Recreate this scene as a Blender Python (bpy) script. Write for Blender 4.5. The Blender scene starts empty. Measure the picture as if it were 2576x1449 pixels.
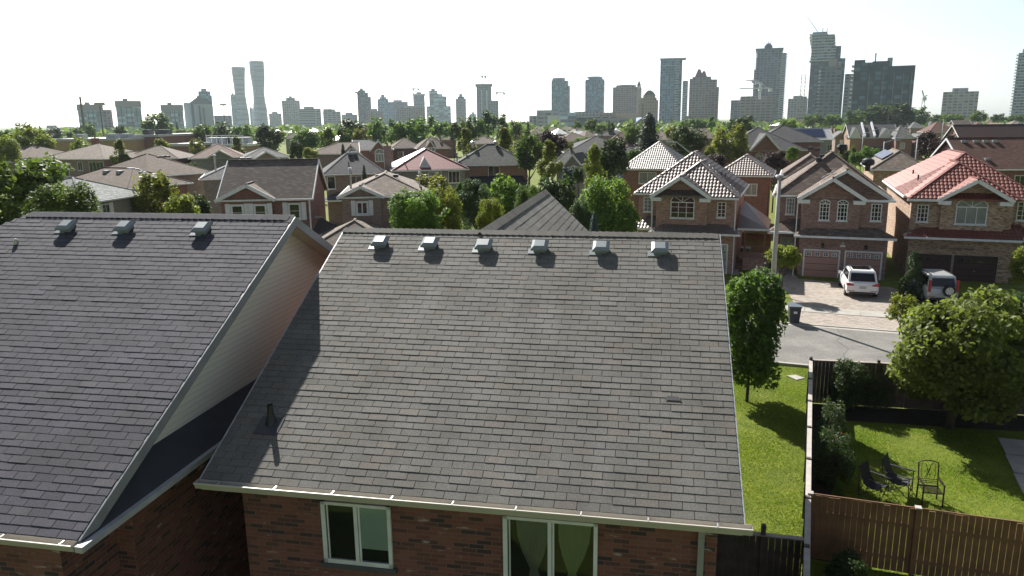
import bpy, math, random
import numpy as np
from mathutils import Vector
rad = math.radians
random.seed(7); rng = np.random.default_rng(7)
S = bpy.context.scene; COL = S.collection

# ------------------------------------------------------------------ camera, sky, sun, exposure
F_PX = 1900.0; PITCH = rad(12.44); ROLL = rad(0.665); CAM_H = 11.0      # lens measured on a 2576 px wide picture
fw = np.array([0, math.cos(PITCH), -math.sin(PITCH)]); up_ = np.array([0, math.sin(PITCH), math.cos(PITCH)]); rt = np.array([1., 0, 0])
r2 = math.cos(ROLL)*rt - math.sin(ROLL)*up_; u2 = math.sin(ROLL)*rt + math.cos(ROLL)*up_
cam = bpy.data.cameras.new('camera'); co = bpy.data.objects.new('camera', cam); COL.objects.link(co)
cam.sensor_width = 36; cam.lens = 36*F_PX/2576; cam.clip_start = 0.1; cam.clip_end = 20000
from mathutils import Matrix
co.matrix_world = Matrix(((r2[0], u2[0], -fw[0], 0), (r2[1], u2[1], -fw[1], 0), (r2[2], u2[2], -fw[2], CAM_H), (0, 0, 0, 1)))
S.camera = co
SUN_EL = rad(38.5); SUN_AZ = rad(-21.5)
W = bpy.data.worlds.new('World'); S.world = W; W.use_nodes = True
nt = W.node_tree; nt.nodes.clear()
sky = nt.nodes.new('ShaderNodeTexSky'); sky.sky_type = 'NISHITA'; sky.sun_disc = False
sky.sun_elevation = SUN_EL; sky.sun_rotation = SUN_AZ; sky.air_density = 1.0; sky.dust_density = 1.2; sky.ozone_density = 1.0
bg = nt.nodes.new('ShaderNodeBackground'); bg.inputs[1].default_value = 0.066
wo = nt.nodes.new('ShaderNodeOutputWorld'); hs_ = nt.nodes.new('ShaderNodeHueSaturation'); hs_.inputs['Saturation'].default_value = .5; nt.links.new(sky.outputs[0], hs_.inputs['Color']); 
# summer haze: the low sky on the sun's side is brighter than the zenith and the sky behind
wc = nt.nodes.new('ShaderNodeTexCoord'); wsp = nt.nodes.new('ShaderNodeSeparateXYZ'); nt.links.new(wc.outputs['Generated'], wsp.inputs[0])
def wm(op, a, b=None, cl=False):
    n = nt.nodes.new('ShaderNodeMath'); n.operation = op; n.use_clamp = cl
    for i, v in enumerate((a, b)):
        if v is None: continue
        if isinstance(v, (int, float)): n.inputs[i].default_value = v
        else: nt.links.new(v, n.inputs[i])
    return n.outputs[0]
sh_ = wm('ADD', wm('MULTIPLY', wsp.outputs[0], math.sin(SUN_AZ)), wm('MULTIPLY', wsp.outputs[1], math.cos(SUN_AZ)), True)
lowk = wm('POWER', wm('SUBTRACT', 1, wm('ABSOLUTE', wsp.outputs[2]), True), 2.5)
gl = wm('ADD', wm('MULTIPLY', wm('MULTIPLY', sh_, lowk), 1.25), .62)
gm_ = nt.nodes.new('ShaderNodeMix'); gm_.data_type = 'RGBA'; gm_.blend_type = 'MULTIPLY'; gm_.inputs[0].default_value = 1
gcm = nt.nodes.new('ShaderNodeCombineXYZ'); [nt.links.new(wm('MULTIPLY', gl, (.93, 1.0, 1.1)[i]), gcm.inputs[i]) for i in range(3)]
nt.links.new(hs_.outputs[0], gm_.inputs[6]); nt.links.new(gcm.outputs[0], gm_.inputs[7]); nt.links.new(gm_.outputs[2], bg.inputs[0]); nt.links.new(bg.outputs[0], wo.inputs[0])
sl = bpy.data.lights.new('sun', 'SUN'); sl.energy = 5.0; sl.angle = rad(0.5); sl.color = (1, .965, .9)
so = bpy.data.objects.new('sun', sl); COL.objects.link(so)
sd = Vector((math.sin(SUN_AZ)*math.cos(SUN_EL), math.cos(SUN_AZ)*math.cos(SUN_EL), math.sin(SUN_EL)))
so.rotation_euler = sd.to_track_quat('Z', 'Y').to_euler()
S.view_settings.view_transform = 'Standard'; S.view_settings.look = 'None'; S.view_settings.gamma = 1
S.view_settings.exposure = 1.0
S.render.engine = 'CYCLES'
S.cycles.max_bounces = 6; S.cycles.diffuse_bounces = 3; S.cycles.glossy_bounces = 2; S.cycles.transmission_bounces = 3; S.cycles.volume_bounces = 1; S.cycles.transparent_max_bounces = 8
S.cycles.use_denoising = True

# ------------------------------------------------------------------ survey helpers: sight line -> ground plan
def ray(x, y): return (x-1288)*r2 + (724.5-y)*u2 + F_PX*fw
def at_z(x, y, z=0.):
    d = ray(x, y); t = (z-CAM_H)/d[2]; return np.array([0, 0, CAM_H]) + t*d
def at_y(x, y, Y):
    d = ray(x, y); return np.array([0, 0, CAM_H]) + (Y/d[1])*d

# ------------------------------------------------------------------ materials
MATS = {}
def nodes(name):
    m = bpy.data.materials.new(name); m.use_nodes = True; t = m.node_tree; b = t.nodes['Principled BSDF']; return m, t, b
def N(t, kind, **kw):
    n = t.nodes.new(kind)
    for k, v in kw.items():
        if k.startswith('i_'): n.inputs[k[2:].replace('_', ' ')].default_value = v
        else: setattr(n, k, v)
    return n
def ramp(t, stops, interp='LINEAR'):
    r = t.nodes.new('ShaderNodeValToRGB'); r.color_ramp.interpolation = interp
    e = r.color_ramp.elements
    while len(e) < len(stops): e.new(.5)
    for i, (p, c) in enumerate(stops): e[i].position = p; e[i].color = (*c, 1)
    return r
def mixc(t, fac, a, b, mode='MIX'):
    n = t.nodes.new('ShaderNodeMix'); n.data_type = 'RGBA'; n.blend_type = mode
    for s, v in ((n.inputs[0], fac), (n.inputs[6], a), (n.inputs[7], b)):
        if isinstance(v, (int, float)): s.default_value = v
        elif isinstance(v, tuple): s.default_value = (*v, 1)
        else: t.links.new(v, s)
    return n.outputs[2]
def L(t, a, b): t.links.new(a, b)
def paint(name, c, rough=.6, metal=0., var=.12, scale=3., spec=.5):
    if name in MATS: return MATS[name]
    m, t, b = nodes(name)
    tc = N(t, 'ShaderNodeTexCoord'); no = N(t, 'ShaderNodeTexNoise'); no.inputs['Scale'].default_value = scale; no.inputs['Detail'].default_value = 5
    L(t, tc.outputs['Object'], no.inputs['Vector'])
    r = ramp(t, [(.3, tuple(x*(1-var) for x in c)), (.7, tuple(min(1, x*(1+var)) for x in c))]); L(t, no.outputs[0], r.inputs[0]); L(t, r.outputs[0], b.inputs['Base Color'])
    b.inputs['Roughness'].default_value = rough; b.inputs['Metallic'].default_value = metal; b.inputs['Specular IOR Level'].default_value = spec
    MATS[name] = m; return m
def shingle(name, c, c2=None, rough=.9):
    """asphalt shingles laid out in metres on the roof's own UV"""
    if name in MATS: return MATS[name]
    c2 = c2 or tuple(x*1.35 for x in c)
    m, t, b = nodes(name); tc = N(t, 'ShaderNodeTexCoord')
    br = N(t, 'ShaderNodeTexBrick', offset=.5); L(t, tc.outputs['UV'], br.inputs['Vector'])
    for k, v in (('Scale', 1), ('Brick Width', .333), ('Row Height', .16), ('Mortar Size', .012), ('Mortar Smooth', .3), ('Bias', 0)): br.inputs[k].default_value = v
    br.inputs['Color1'].default_value = (0, 0, 0, 1); br.inputs['Color2'].default_value = (1, 1, 1, 1); br.inputs['Mortar'].default_value = (.5, .5, .5, 1)
    rp = ramp(t, [(0, tuple(x*.78 for x in c)), (.6, c), (1, c2)]); L(t, br.outputs['Color'], rp.inputs[0])
    no = N(t, 'ShaderNodeTexNoise'); no.inputs['Scale'].default_value = .5; no.inputs['Detail'].default_value = 6; L(t, tc.outputs['UV'], no.inputs['Vector'])
    wea = mixc(t, .35, rp.outputs[0], no.outputs[0], 'SOFT_LIGHT')
    mo = N(t, 'ShaderNodeMath', operation='MULTIPLY'); L(t, br.outputs['Fac'], mo.inputs[0]); mo.inputs[1].default_value = .8
    fin = mixc(t, mo.outputs[0], wea, tuple(x*.3 for x in c)); L(t, fin, b.inputs['Base Color'])
    bu = N(t, 'ShaderNodeBump'); bu.inputs['Strength'].default_value = .5; bu.inputs['Distance'].default_value = .01; bu.invert = True
    L(t, br.outputs['Fac'], bu.inputs['Height']); L(t, bu.outputs[0], b.inputs['Normal'])
    b.inputs['Roughness'].default_value = rough; b.inputs['Specular IOR Level'].default_value = .35
    MATS[name] = m; return m
def brick(name, pal, mortar=(.3, .28, .26), smear=0., bw=.215, rh=.075, ms=.01):
    if name in MATS: return MATS[name]
    m, t, b = nodes(name); tc = N(t, 'ShaderNodeTexCoord')
    br = N(t, 'ShaderNodeTexBrick', offset=.5); L(t, tc.outputs['UV'], br.inputs['Vector'])
    for k, v in (('Scale', 1), ('Brick Width', bw), ('Row Height', rh), ('Mortar Size', ms), ('Mortar Smooth', .1), ('Bias', 0)): br.inputs[k].default_value = v
    br.inputs['Color1'].default_value = (0, 0, 0, 1); br.inputs['Color2'].default_value = (1, 1, 1, 1); br.inputs['Mortar'].default_value = (.5, .5, .5, 1)
    n = len(pal); rp = ramp(t, [(i/max(1, n-1), p) for i, p in enumerate(pal)]); L(t, br.outputs['Color'], rp.inputs[0]); out = rp.outputs[0]
    no = N(t, 'ShaderNodeTexNoise'); no.inputs['Scale'].default_value = 1.1; no.inputs['Detail'].default_value = 7; L(t, tc.outputs['UV'], no.inputs['Vector'])
    out = mixc(t, .3, out, no.outputs[0], 'SOFT_LIGHT')
    if smear:
        mp = N(t, 'ShaderNodeMapping'); mp.inputs['Scale'].default_value = (3.0, 11, 1); L(t, tc.outputs['UV'], mp.inputs[0])
        n2 = N(t, 'ShaderNodeTexNoise'); n2.inputs['Scale'].default_value = 1; n2.inputs['Detail'].default_value = 4; L(t, mp.outputs[0], n2.inputs['Vector'])
        r2_ = ramp(t, [(.63, (0, 0, 0)), (.72, (smear, smear, smear))]); L(t, n2.outputs[0], r2_.inputs[0]); out = mixc(t, r2_.outputs[0], out, (.5, .42, .38))
    out = mixc(t, br.outputs['Fac'], out, mortar); L(t, out, b.inputs['Base Color'])
    bu = N(t, 'ShaderNodeBump'); bu.inputs['Strength'].default_value = .6; bu.inputs['Distance'].default_value = .008; bu.invert = True
    L(t, br.outputs['Fac'], bu.inputs['Height']); L(t, bu.outputs[0], b.inputs['Normal']); b.inputs['Roughness'].default_value = .85
    MATS[name] = m; return m
def metal_tile(name, c, rough=.3, depth=.035, roll=.27, stp=.38, hf=.6):
    """pressed metal roof tiles: rolls across, steps up the slope"""
    if name in MATS: return MATS[name]
    m, t, b = nodes(name); tc = N(t, 'ShaderNodeTexCoord'); sp = N(t, 'ShaderNodeSeparateXYZ'); L(t, tc.outputs['UV'], sp.inputs[0])
    def mth(op, a, bb=None):
        n = N(t, 'ShaderNodeMath', operation=op)
        for i, v in enumerate((a, bb)):
            if v is None: continue
            if isinstance(v, (int, float)): n.inputs[i].default_value = v
            else: L(t, v, n.inputs[i])
        return n.outputs[0]
    rolls = mth('ABSOLUTE', mth('SINE', mth('MULTIPLY', sp.outputs[0], math.pi/roll)))
    step = mth('FRACT', mth('MULTIPLY', sp.outputs[1], 1/stp))
    h = mth('SUBTRACT', mth('MULTIPLY', rolls, hf), mth('MULTIPLY', step, .75))
    bu = N(t, 'ShaderNodeBump'); bu.inputs['Strength'].default_value = 1.; bu.inputs['Distance'].default_value = depth; L(t, h, bu.inputs['Height']); L(t, bu.outputs[0], b.inputs['Normal'])
    no = N(t, 'ShaderNodeTexNoise'); no.inputs['Scale'].default_value = 2.; no.inputs['Detail'].default_value = 5; L(t, tc.outputs['UV'], no.inputs['Vector'])
    r = ramp(t, [(.3, tuple(x*.85 for x in c)), (.7, tuple(x*1.15 for x in c))]); L(t, no.outputs[0], r.inputs[0]); L(t, r.outputs[0], b.inputs['Base Color'])
    b.inputs['Roughness'].default_value = rough; b.inputs['Metallic'].default_value = .25; b.inputs['Specular IOR Level'].default_value = .8
    MATS[name] = m; return m
def facade(name, wall, glass, fl=3.1, bay=3.4, mort=.28, rough=.35, vstripe=0.):
    """high-rise curtain wall: floors and bays in metres, each bay its own tone"""
    if name in MATS: return MATS[name]
    m, t, b = nodes(name); tc = N(t, 'ShaderNodeTexCoord')
    br = N(t, 'ShaderNodeTexBrick', offset=0.); L(t, tc.outputs['UV'], br.inputs['Vector'])
    for k, v in (('Scale', 1), ('Brick Width', bay), ('Row Height', fl), ('Mortar Size', fl*mort/2), ('Mortar Smooth', .1), ('Bias', 0)): br.inputs[k].default_value = v
    br.inputs['Color1'].default_value = (0, 0, 0, 1); br.inputs['Color2'].default_value = (1, 1, 1, 1)
    rp = ramp(t, [(0, tuple(x*.45 for x in glass)), (.55, glass), (1, tuple(min(1, x*2.1+.03) for x in glass))]); L(t, br.outputs['Color'], rp.inputs[0])
    out = mixc(t, br.outputs['Fac'], rp.outputs[0], wall)
    if vstripe:
        b2 = N(t, 'ShaderNodeTexBrick', offset=0.); L(t, tc.outputs['UV'], b2.inputs['Vector'])
        for k, v in (('Scale', 1), ('Brick Width', bay*2.5), ('Row Height', 400), ('Mortar Size', .01), ('Bias', 0)): b2.inputs[k].default_value = v
        b2.inputs['Color1'].default_value = (1, 1, 1, 1); b2.inputs['Color2'].default_value = (1-vstripe,)*3+(1,); b2.inputs['Mortar'].default_value = (1, 1, 1, 1)
        out = mixc(t, 1., out, b2.outputs['Color'], 'MULTIPLY')
    L(t, out, b.inputs['Base Color']); b.inputs['Roughness'].default_value = rough
    MATS[name] = m; return m
def leafmat(name, dark, light, trans=.52):
    m = bpy.data.materials.new(name); m.use_nodes = True; t = m.node_tree; t.nodes.clear()
    out = N(t, 'ShaderNodeOutputMaterial'); at = N(t, 'ShaderNodeAttribute', attribute_name='tint')
    oi = N(t, 'ShaderNodeObjectInfo')
    rp = ramp(t, [(0, dark), (1, light)]); L(t, at.outputs['Fac'], rp.inputs[0])
    hs = N(t, 'ShaderNodeHueSaturation'); L(t, rp.outputs[0], hs.inputs['Color'])
    mr = N(t, 'ShaderNodeMapRange'); L(t, oi.outputs['Random'], mr.inputs[0]); mr.inputs[3].default_value = .78; mr.inputs[4].default_value = 1.22; L(t, mr.outputs[0], hs.inputs['Value'])
    mh = N(t, 'ShaderNodeMapRange'); L(t, oi.outputs['Random'], mh.inputs[0]); mh.inputs[3].default_value = .485; mh.inputs[4].default_value = .515; L(t, mh.outputs[0], hs.inputs['Hue'])
    di = N(t, 'ShaderNodeBsdfPrincipled'); di.inputs['Roughness'].default_value = .55; di.inputs['Specular IOR Level'].default_value = .3; L(t, hs.outputs[0], di.inputs['Base Color'])
    tr = N(t, 'ShaderNodeBsdfTranslucent'); tcol = mixc(t, .6, hs.outputs[0], (1.25, 1.35, .55), 'MULTIPLY'); L(t, tcol, tr.inputs[0])
    mx = N(t, 'ShaderNodeMixShader'); mx.inputs[0].default_value = trans; L(t, di.outputs[0], mx.inputs[1]); L(t, tr.outputs[0], mx.inputs[2]); L(t, mx.outputs[0], out.inputs[0])
    MATS[name] = m; return m
def ground_mat(name, stops, scale, scale2=None, rough=.95, bump=.02):
    m, t, b = nodes(name); g = N(t, 'ShaderNodeNewGeometry'); no = N(t, 'ShaderNodeTexNoise'); no.inputs['Scale'].default_value = scale; no.inputs['Detail'].default_value = 8; no.inputs['Roughness'].default_value = .65
    L(t, g.outputs['Position'], no.inputs['Vector']); r = ramp(t, stops); L(t, no.outputs[0], r.inputs[0]); out = r.outputs[0]
    if scale2:
        n2 = N(t, 'ShaderNodeTexNoise'); n2.inputs['Scale'].default_value = scale2; n2.inputs['Detail'].default_value = 6; L(t, g.outputs['Position'], n2.inputs['Vector']); out = mixc(t, .5, out, n2.outputs[0], 'SOFT_LIGHT')
    L(t, out, b.inputs['Base Color']); b.inputs['Roughness'].default_value = rough; b.inputs['Specular IOR Level'].default_value = .2
    bu = N(t, 'ShaderNodeBump'); bu.inputs['Strength'].default_value = .6; bu.inputs['Distance'].default_value = bump; L(t, no.outputs[0], bu.inputs['Height']); L(t, bu.outputs[0], b.inputs['Normal'])
    MATS[name] = m; return m

WHITE = paint('white_trim', (.72, .73, .74), .5); CREAM = paint('cream_trim', (.55, .5, .42), .6); GREYTRIM = paint('grey_trim', (.42, .42, .43), .5)
BLACK = paint('black_plastic', (.02, .02, .022), .4); DARKV = paint('dark_vent', (.035, .035, .04), .5); LIGHTV = paint('grey_painted_vent', (.26, .29, .3), .35, var=.05)
STEEL = paint('galvanised_steel', (.5, .5, .5), .35, .7); CONC = paint('concrete', (.42, .4, .37), .85, var=.15, scale=8)
GLASS, _t, _b = nodes('window_glass'); _b.inputs['Base Color'].default_value = (.012, .016, .018, 1); _b.inputs['Roughness'].default_value = .06; _b.inputs['Specular IOR Level'].default_value = .6
BLIND = paint('window_blind_glass', (.22, .24, .25), .12, var=.25, scale=1.5)
BR = dict(
 red=brick('red_brick', [(.13, .045, .038), (.21, .07, .055), (.28, .105, .08), (.25, .085, .065)], (.25, .2, .18)),
 brown=brick('brown_brick', [(.17, .1, .08), (.25, .155, .125), (.3, .19, .155)], (.34, .3, .27)),
 pink=brick('pinkish_brick', [(.26, .135, .105), (.42, .235, .18), (.5, .3, .24)], (.3, .24, .21)),
 orange=brick('orange_brick', [(.2, .1, .055), (.3, .16, .085), (.36, .2, .11)], (.34, .26, .2)),
 buff=brick('mixed_buff_brick', [(.14, .075, .06), (.41, .26, .17), (.56, .41, .28), (.3, .155, .11)], (.36, .3, .25)),
 grey=brick('grey_brick', [(.14, .14, .13), (.22, .21, .2), (.27, .26, .25)], (.3, .3, .28)),
 house=brick('smeared_red_brick', [(.05, .034, .038), (.14, .055, .048), (.2, .072, .058), (.23, .09, .07), (.17, .062, .05)], (.2, .13, .11), smear=.75, bw=.25, rh=.078, ms=.007))
SH = dict(
 tan=shingle('tan_shingles', (.19, .155, .125)), brown=shingle('brown_shingles', (.135, .1, .078)), grey=shingle('grey_shingles', (.13, .13, .13)),
 dgrey=shingle('dark_grey_shingles', (.075, .073, .078)), red=shingle('reddish_shingles', (.15, .085, .075)), green=shingle('grey_green_shingles', (.1, .105, .095)),
 weather=shingle('weathered_brown_shingles', (.15, .115, .095), (.26, .19, .15)), black=shingle('black_shingles', (.03, .032, .038)), peach=shingle('peach_shingles', (.24, .17, .14)),
 chest=shingle('chestnut_shingles', (.12, .06, .045)), lgrey=shingle('pale_grey_shingles', (.24, .25, .24)),
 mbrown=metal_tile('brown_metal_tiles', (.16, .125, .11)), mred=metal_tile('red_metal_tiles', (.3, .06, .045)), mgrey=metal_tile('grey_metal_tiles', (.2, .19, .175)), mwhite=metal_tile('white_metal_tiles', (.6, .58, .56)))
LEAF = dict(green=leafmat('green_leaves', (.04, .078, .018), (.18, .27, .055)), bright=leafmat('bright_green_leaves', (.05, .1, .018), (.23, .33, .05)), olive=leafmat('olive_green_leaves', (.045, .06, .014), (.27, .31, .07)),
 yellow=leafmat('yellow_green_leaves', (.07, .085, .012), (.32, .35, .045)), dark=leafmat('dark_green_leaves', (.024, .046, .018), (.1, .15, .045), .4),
 purple=leafmat('purple_leaves', (.018, .008, .014), (.09, .05, .055), .3), blue=leafmat('blue_green_needles', (.03, .05, .05), (.11, .17, .17), .2), conifer=leafmat('dark_needles', (.012, .025, .014), (.055, .09, .035), .25),
 red=leafmat('red_petals', (.3, .01, .02), (.6, .03, .05), .3))
BARK = paint('bark', (.07, .055, .045), .95, var=.3, scale=6)

# ------------------------------------------------------------------ mesh builder
class MB:
    def __init__(s): s.v = []; s.f = []
    def poly(s, *pts):
        n = len(s.v); s.v += [tuple(map(float, p)) for p in pts]; s.f.append(tuple(range(n, n+len(pts)))); return s
    def box(s, x0, x1, y0, y1, z0, z1, top=True, bot=True):
        n = len(s.v); s.v += [(x0, y0, z0), (x1, y0, z0), (x1, y1, z0), (x0, y1, z0), (x0, y0, z1), (x1, y0, z1), (x1, y1, z1), (x0, y1, z1)]
        fs = [(0, 1, 5, 4), (1, 2, 6, 5), (2, 3, 7, 6), (3, 0, 4, 7)]
        if top: fs.append((4, 5, 6, 7))
        if bot: fs.append((3, 2, 1, 0))
        s.f += [tuple(n+i for i in f) for f in fs]; return s
    def ob(s, P, a, b, c):
        """oriented box from corner P with edge vectors a, b, c"""
        P, a, b, c = (np.array(q, float) for q in (P, a, b, c)); n = len(s.v)
        for q in (P, P+a, P+a+b, P+b, P+c, P+a+c, P+a+b+c, P+b+c): s.v.append(tuple(q))
        s.f += [tuple(n+i for i in f) for f in [(0, 1, 5, 4), (1, 2, 6, 5), (2, 3, 7, 6), (3, 0, 4, 7), (4, 5, 6, 7), (3, 2, 1, 0)]]; return s
    def bar(s, p, q, w, h=None):
        p, q = np.array(p, float), np.array(q, float); d = q-p; l = np.linalg.norm(d); d = d/l; h = h or w
        up = np.array([0, 0, 1.]) if abs(d[2]) < .95 else np.array([1., 0, 0]); a = np.cross(d, up); a /= np.linalg.norm(a); b = np.cross(a, d)
        return s.ob(p-a*w/2-b*h/2, a*w, d*l, b*h)
    def cyl(s, p, q, r0, r1=None, n=8, cap=True):
        p, q = np.array(p, float), np.array(q, float); r1 = r0 if r1 is None else r1; d = q-p; d = d/np.linalg.norm(d)
        up = np.array([0, 0, 1.]) if abs(d[2]) < .95 else np.array([1., 0, 0]); a = np.cross(d, up); a /= np.linalg.norm(a); b = np.cross(d, a); k = len(s.v)
        for P, r in ((p, r0), (q, r1)):
            for i in range(n): th = 2*math.pi*i/n; s.v.append(tuple(P+r*(a*math.cos(th)+b*math.sin(th))))
        for i in range(n): j = (i+1) % n; s.f.append((k+i, k+j, k+n+j, k+n+i))
        if cap: s.f += [tuple(k+i for i in range(n))[::-1], tuple(k+n+i for i in range(n))]
        return s
    def lathe(s, c, prof, n=12):
        k = len(s.v); c = np.array(c, float)
        for r, z in prof:
            for i in range(n): th = 2*math.pi*i/n; s.v.append((c[0]+r*math.cos(th), c[1]+r*math.sin(th), c[2]+z))
        for a in range(len(prof)-1):
            for i in range(n): j = (i+1) % n; s.f.append((k+a*n+i, k+a*n+j, k+(a+1)*n+j, k+(a+1)*n+i))
        s.f.append(tuple(k+(len(prof)-1)*n+i for i in range(n))); return s
    def build(s, name, mat, parent=None, smooth=False):
        me = bpy.data.meshes.new(name); me.from_pydata(s.v, [], s.f)
        ul = me.uv_layers.new(name='UVMap'); uv = np.zeros((len(me.loops), 2)); V = np.array(s.v); li = 0
        for f in s.f:
            P = V[list(f)]; nrm = np.zeros(3)
            for i in range(len(f)): nrm += np.cross(P[i]-P[0], P[(i+1) % len(f)]-P[0])
            l = np.linalg.norm(nrm); nrm = nrm/l if l > 1e-12 else np.array([0, 0, 1.])
            if abs(nrm[2]) > .995: a, b = np.array([1., 0, 0]), np.array([0, 1., 0])
            else:
                if nrm[2] < 0: nrm = -nrm
                a = np.cross([0, 0, 1.], nrm); a /= np.linalg.norm(a); b = np.cross(nrm, a)
            uv[li:li+len(f), 0] = P@a; uv[li:li+len(f), 1] = P@b; li += len(f)
        ul.data.foreach_set('uv', uv.ravel().astype(np.float32))
        me.materials.append(mat)
        if smooth: me.polygons.foreach_set('use_smooth', [True]*len(me.polygons))
        o = bpy.data.objects.new(name, me); COL.objects.link(o)
        if parent: o.parent = parent
        return o
def tag(o, label=None, cat=None, group=None, kind=None):
    if label: o['label'] = label
    if cat: o['category'] = cat
    if group: o['group'] = group
    if kind: o['kind'] = kind
    return o
def thing(name, loc, rz=0., label=None, cat=None, group=None):
    o = bpy.data.objects.new(name, None); COL.objects.link(o); o.location = tuple(float(q) for q in loc); o.rotation_euler = (0, 0, rz); o.empty_display_size = .3
    return tag(o, label, cat, group)
def struct(name, mb, mat): return tag(mb.build(name, mat), kind='structure')

# ------------------------------------------------------------------ house kit (all in the house's own metres: x along the front, y back, z up)
def slab(mb, pts, t=.1):
    mb.tops = getattr(mb, 'tops', []) + [[np.array(p, float)+np.array([0, 0, t]) for p in pts]]
    a = [np.array(p, float) for p in pts]; mb.poly(*[p+np.array([0, 0, t]) for p in a]); mb.poly(*a[::-1])
    for i in range(len(a)): j = (i+1) % len(a); mb.poly(a[i], a[j], a[j]+np.array([0, 0, t]), a[i]+np.array([0, 0, t]))
def roof_faces(x0, x1, y0, y1, ze, slope, axis, e0='hip', e1='hip'):
    """faces of a hip/gable roof; returns (faces, ridge start, ridge end)"""
    sw = axis == 'y'
    if sw: X0, X1, Y0, Y1 = y0, y1, x0, x1
    else: X0, X1, Y0, Y1 = x0, x1, y0, y1
    h = (Y1-Y0)/2; run = min(h, (X1-X0)/2 if e0 == e1 == 'hip' else X1-X0)
    if e0 == e1 == 'hip': h2 = min(h, (X1-X0)/2)
    zr = ze+slope*h; m = (Y0+Y1)/2
    a = X0+(h if e0 == 'hip' else 0); b = X1-(h if e1 == 'hip' else 0)
    if a > b: a = b = (a+b)/2; 
    P = [(X0, Y0, ze), (X1, Y0, ze), (X1, Y1, ze), (X0, Y1, ze)]; R0, R1 = (a, m, zr), (b, m, zr)
    fs = [[P[0], P[1], R1, R0], [P[2], P[3], R0, R1]]
    if a == b: fs = [[P[0], P[1], R1], [P[2], P[3], R0]]
    if e0 == 'hip': fs.append([P[3], P[0], R0])
    if e1 == 'hip': fs.append([P[1], P[2], R1])
    if sw:
        s_ = lambda p: (p[1], p[0], p[2]); fs = [[s_(p) for p in f][::-1] for f in fs]; R0, R1 = s_(R0), s_(R1); P = [s_(p) for p in P]
    return fs, R0, R1, P
def metal_tiles(tops, mat, parent, roll=.25, step=.37, hr=.036, hs=.036):
    """pressed tiles as real relief: rolls across the slope, a riser at the foot of every course"""
    V, Fc = [], []; k = 5
    for P in tops:
        P = np.array(P); n = np.cross(P[1]-P[0], P[2]-P[0]); n /= np.linalg.norm(n); n = n if n[2] > 0 else -n
        a = np.cross([0, 0, 1.], n); a /= np.linalg.norm(a); b = np.cross(n, a); U, W_ = P@a, P@b; base = P[0]@n; q2 = np.stack([U, W_], 1)
        us = np.arange(math.floor(U.min()/(roll/k))*(roll/k), U.max()+roll/k, roll/k); ws = np.arange(W_.min(), W_.max()+step, step)
        def inside(u, w):
            c = False; j = len(q2)-1
            for i in range(len(q2)):
                if ((q2[i, 1] > w) != (q2[j, 1] > w)) and (u < (q2[j, 0]-q2[i, 0])*(w-q2[i, 1])/(q2[j, 1]-q2[i, 1]+1e-12)+q2[i, 0]): c = not c
                j = i
            return c
        hr_ = hr*np.abs(np.sin(math.pi*us/roll))
        for w in ws:
            ok = [inside(u+roll/k/2, w+step*.5) for u in us]
            for i in range(len(us)-1):
                if not ok[i]: continue
                q = len(V)
                for (u, h) in ((us[i], hr_[i]), (us[i+1], hr_[i+1])):
                    for ww, hh in ((w, 0.), (w, h+hs), (w+step, h*.85+.005)): V.append(a*u+b*ww+n*(base+hh))
                Fc += [(q, q+3, q+4, q+1), (q+1, q+4, q+5, q+2)]
    me = bpy.data.meshes.new('roof_tiles'); me.from_pydata([tuple(v) for v in V], [], Fc); me.materials.append(mat); o = bpy.data.objects.new('roof_tiles', me); COL.objects.link(o); o.parent = parent; return o
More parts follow.
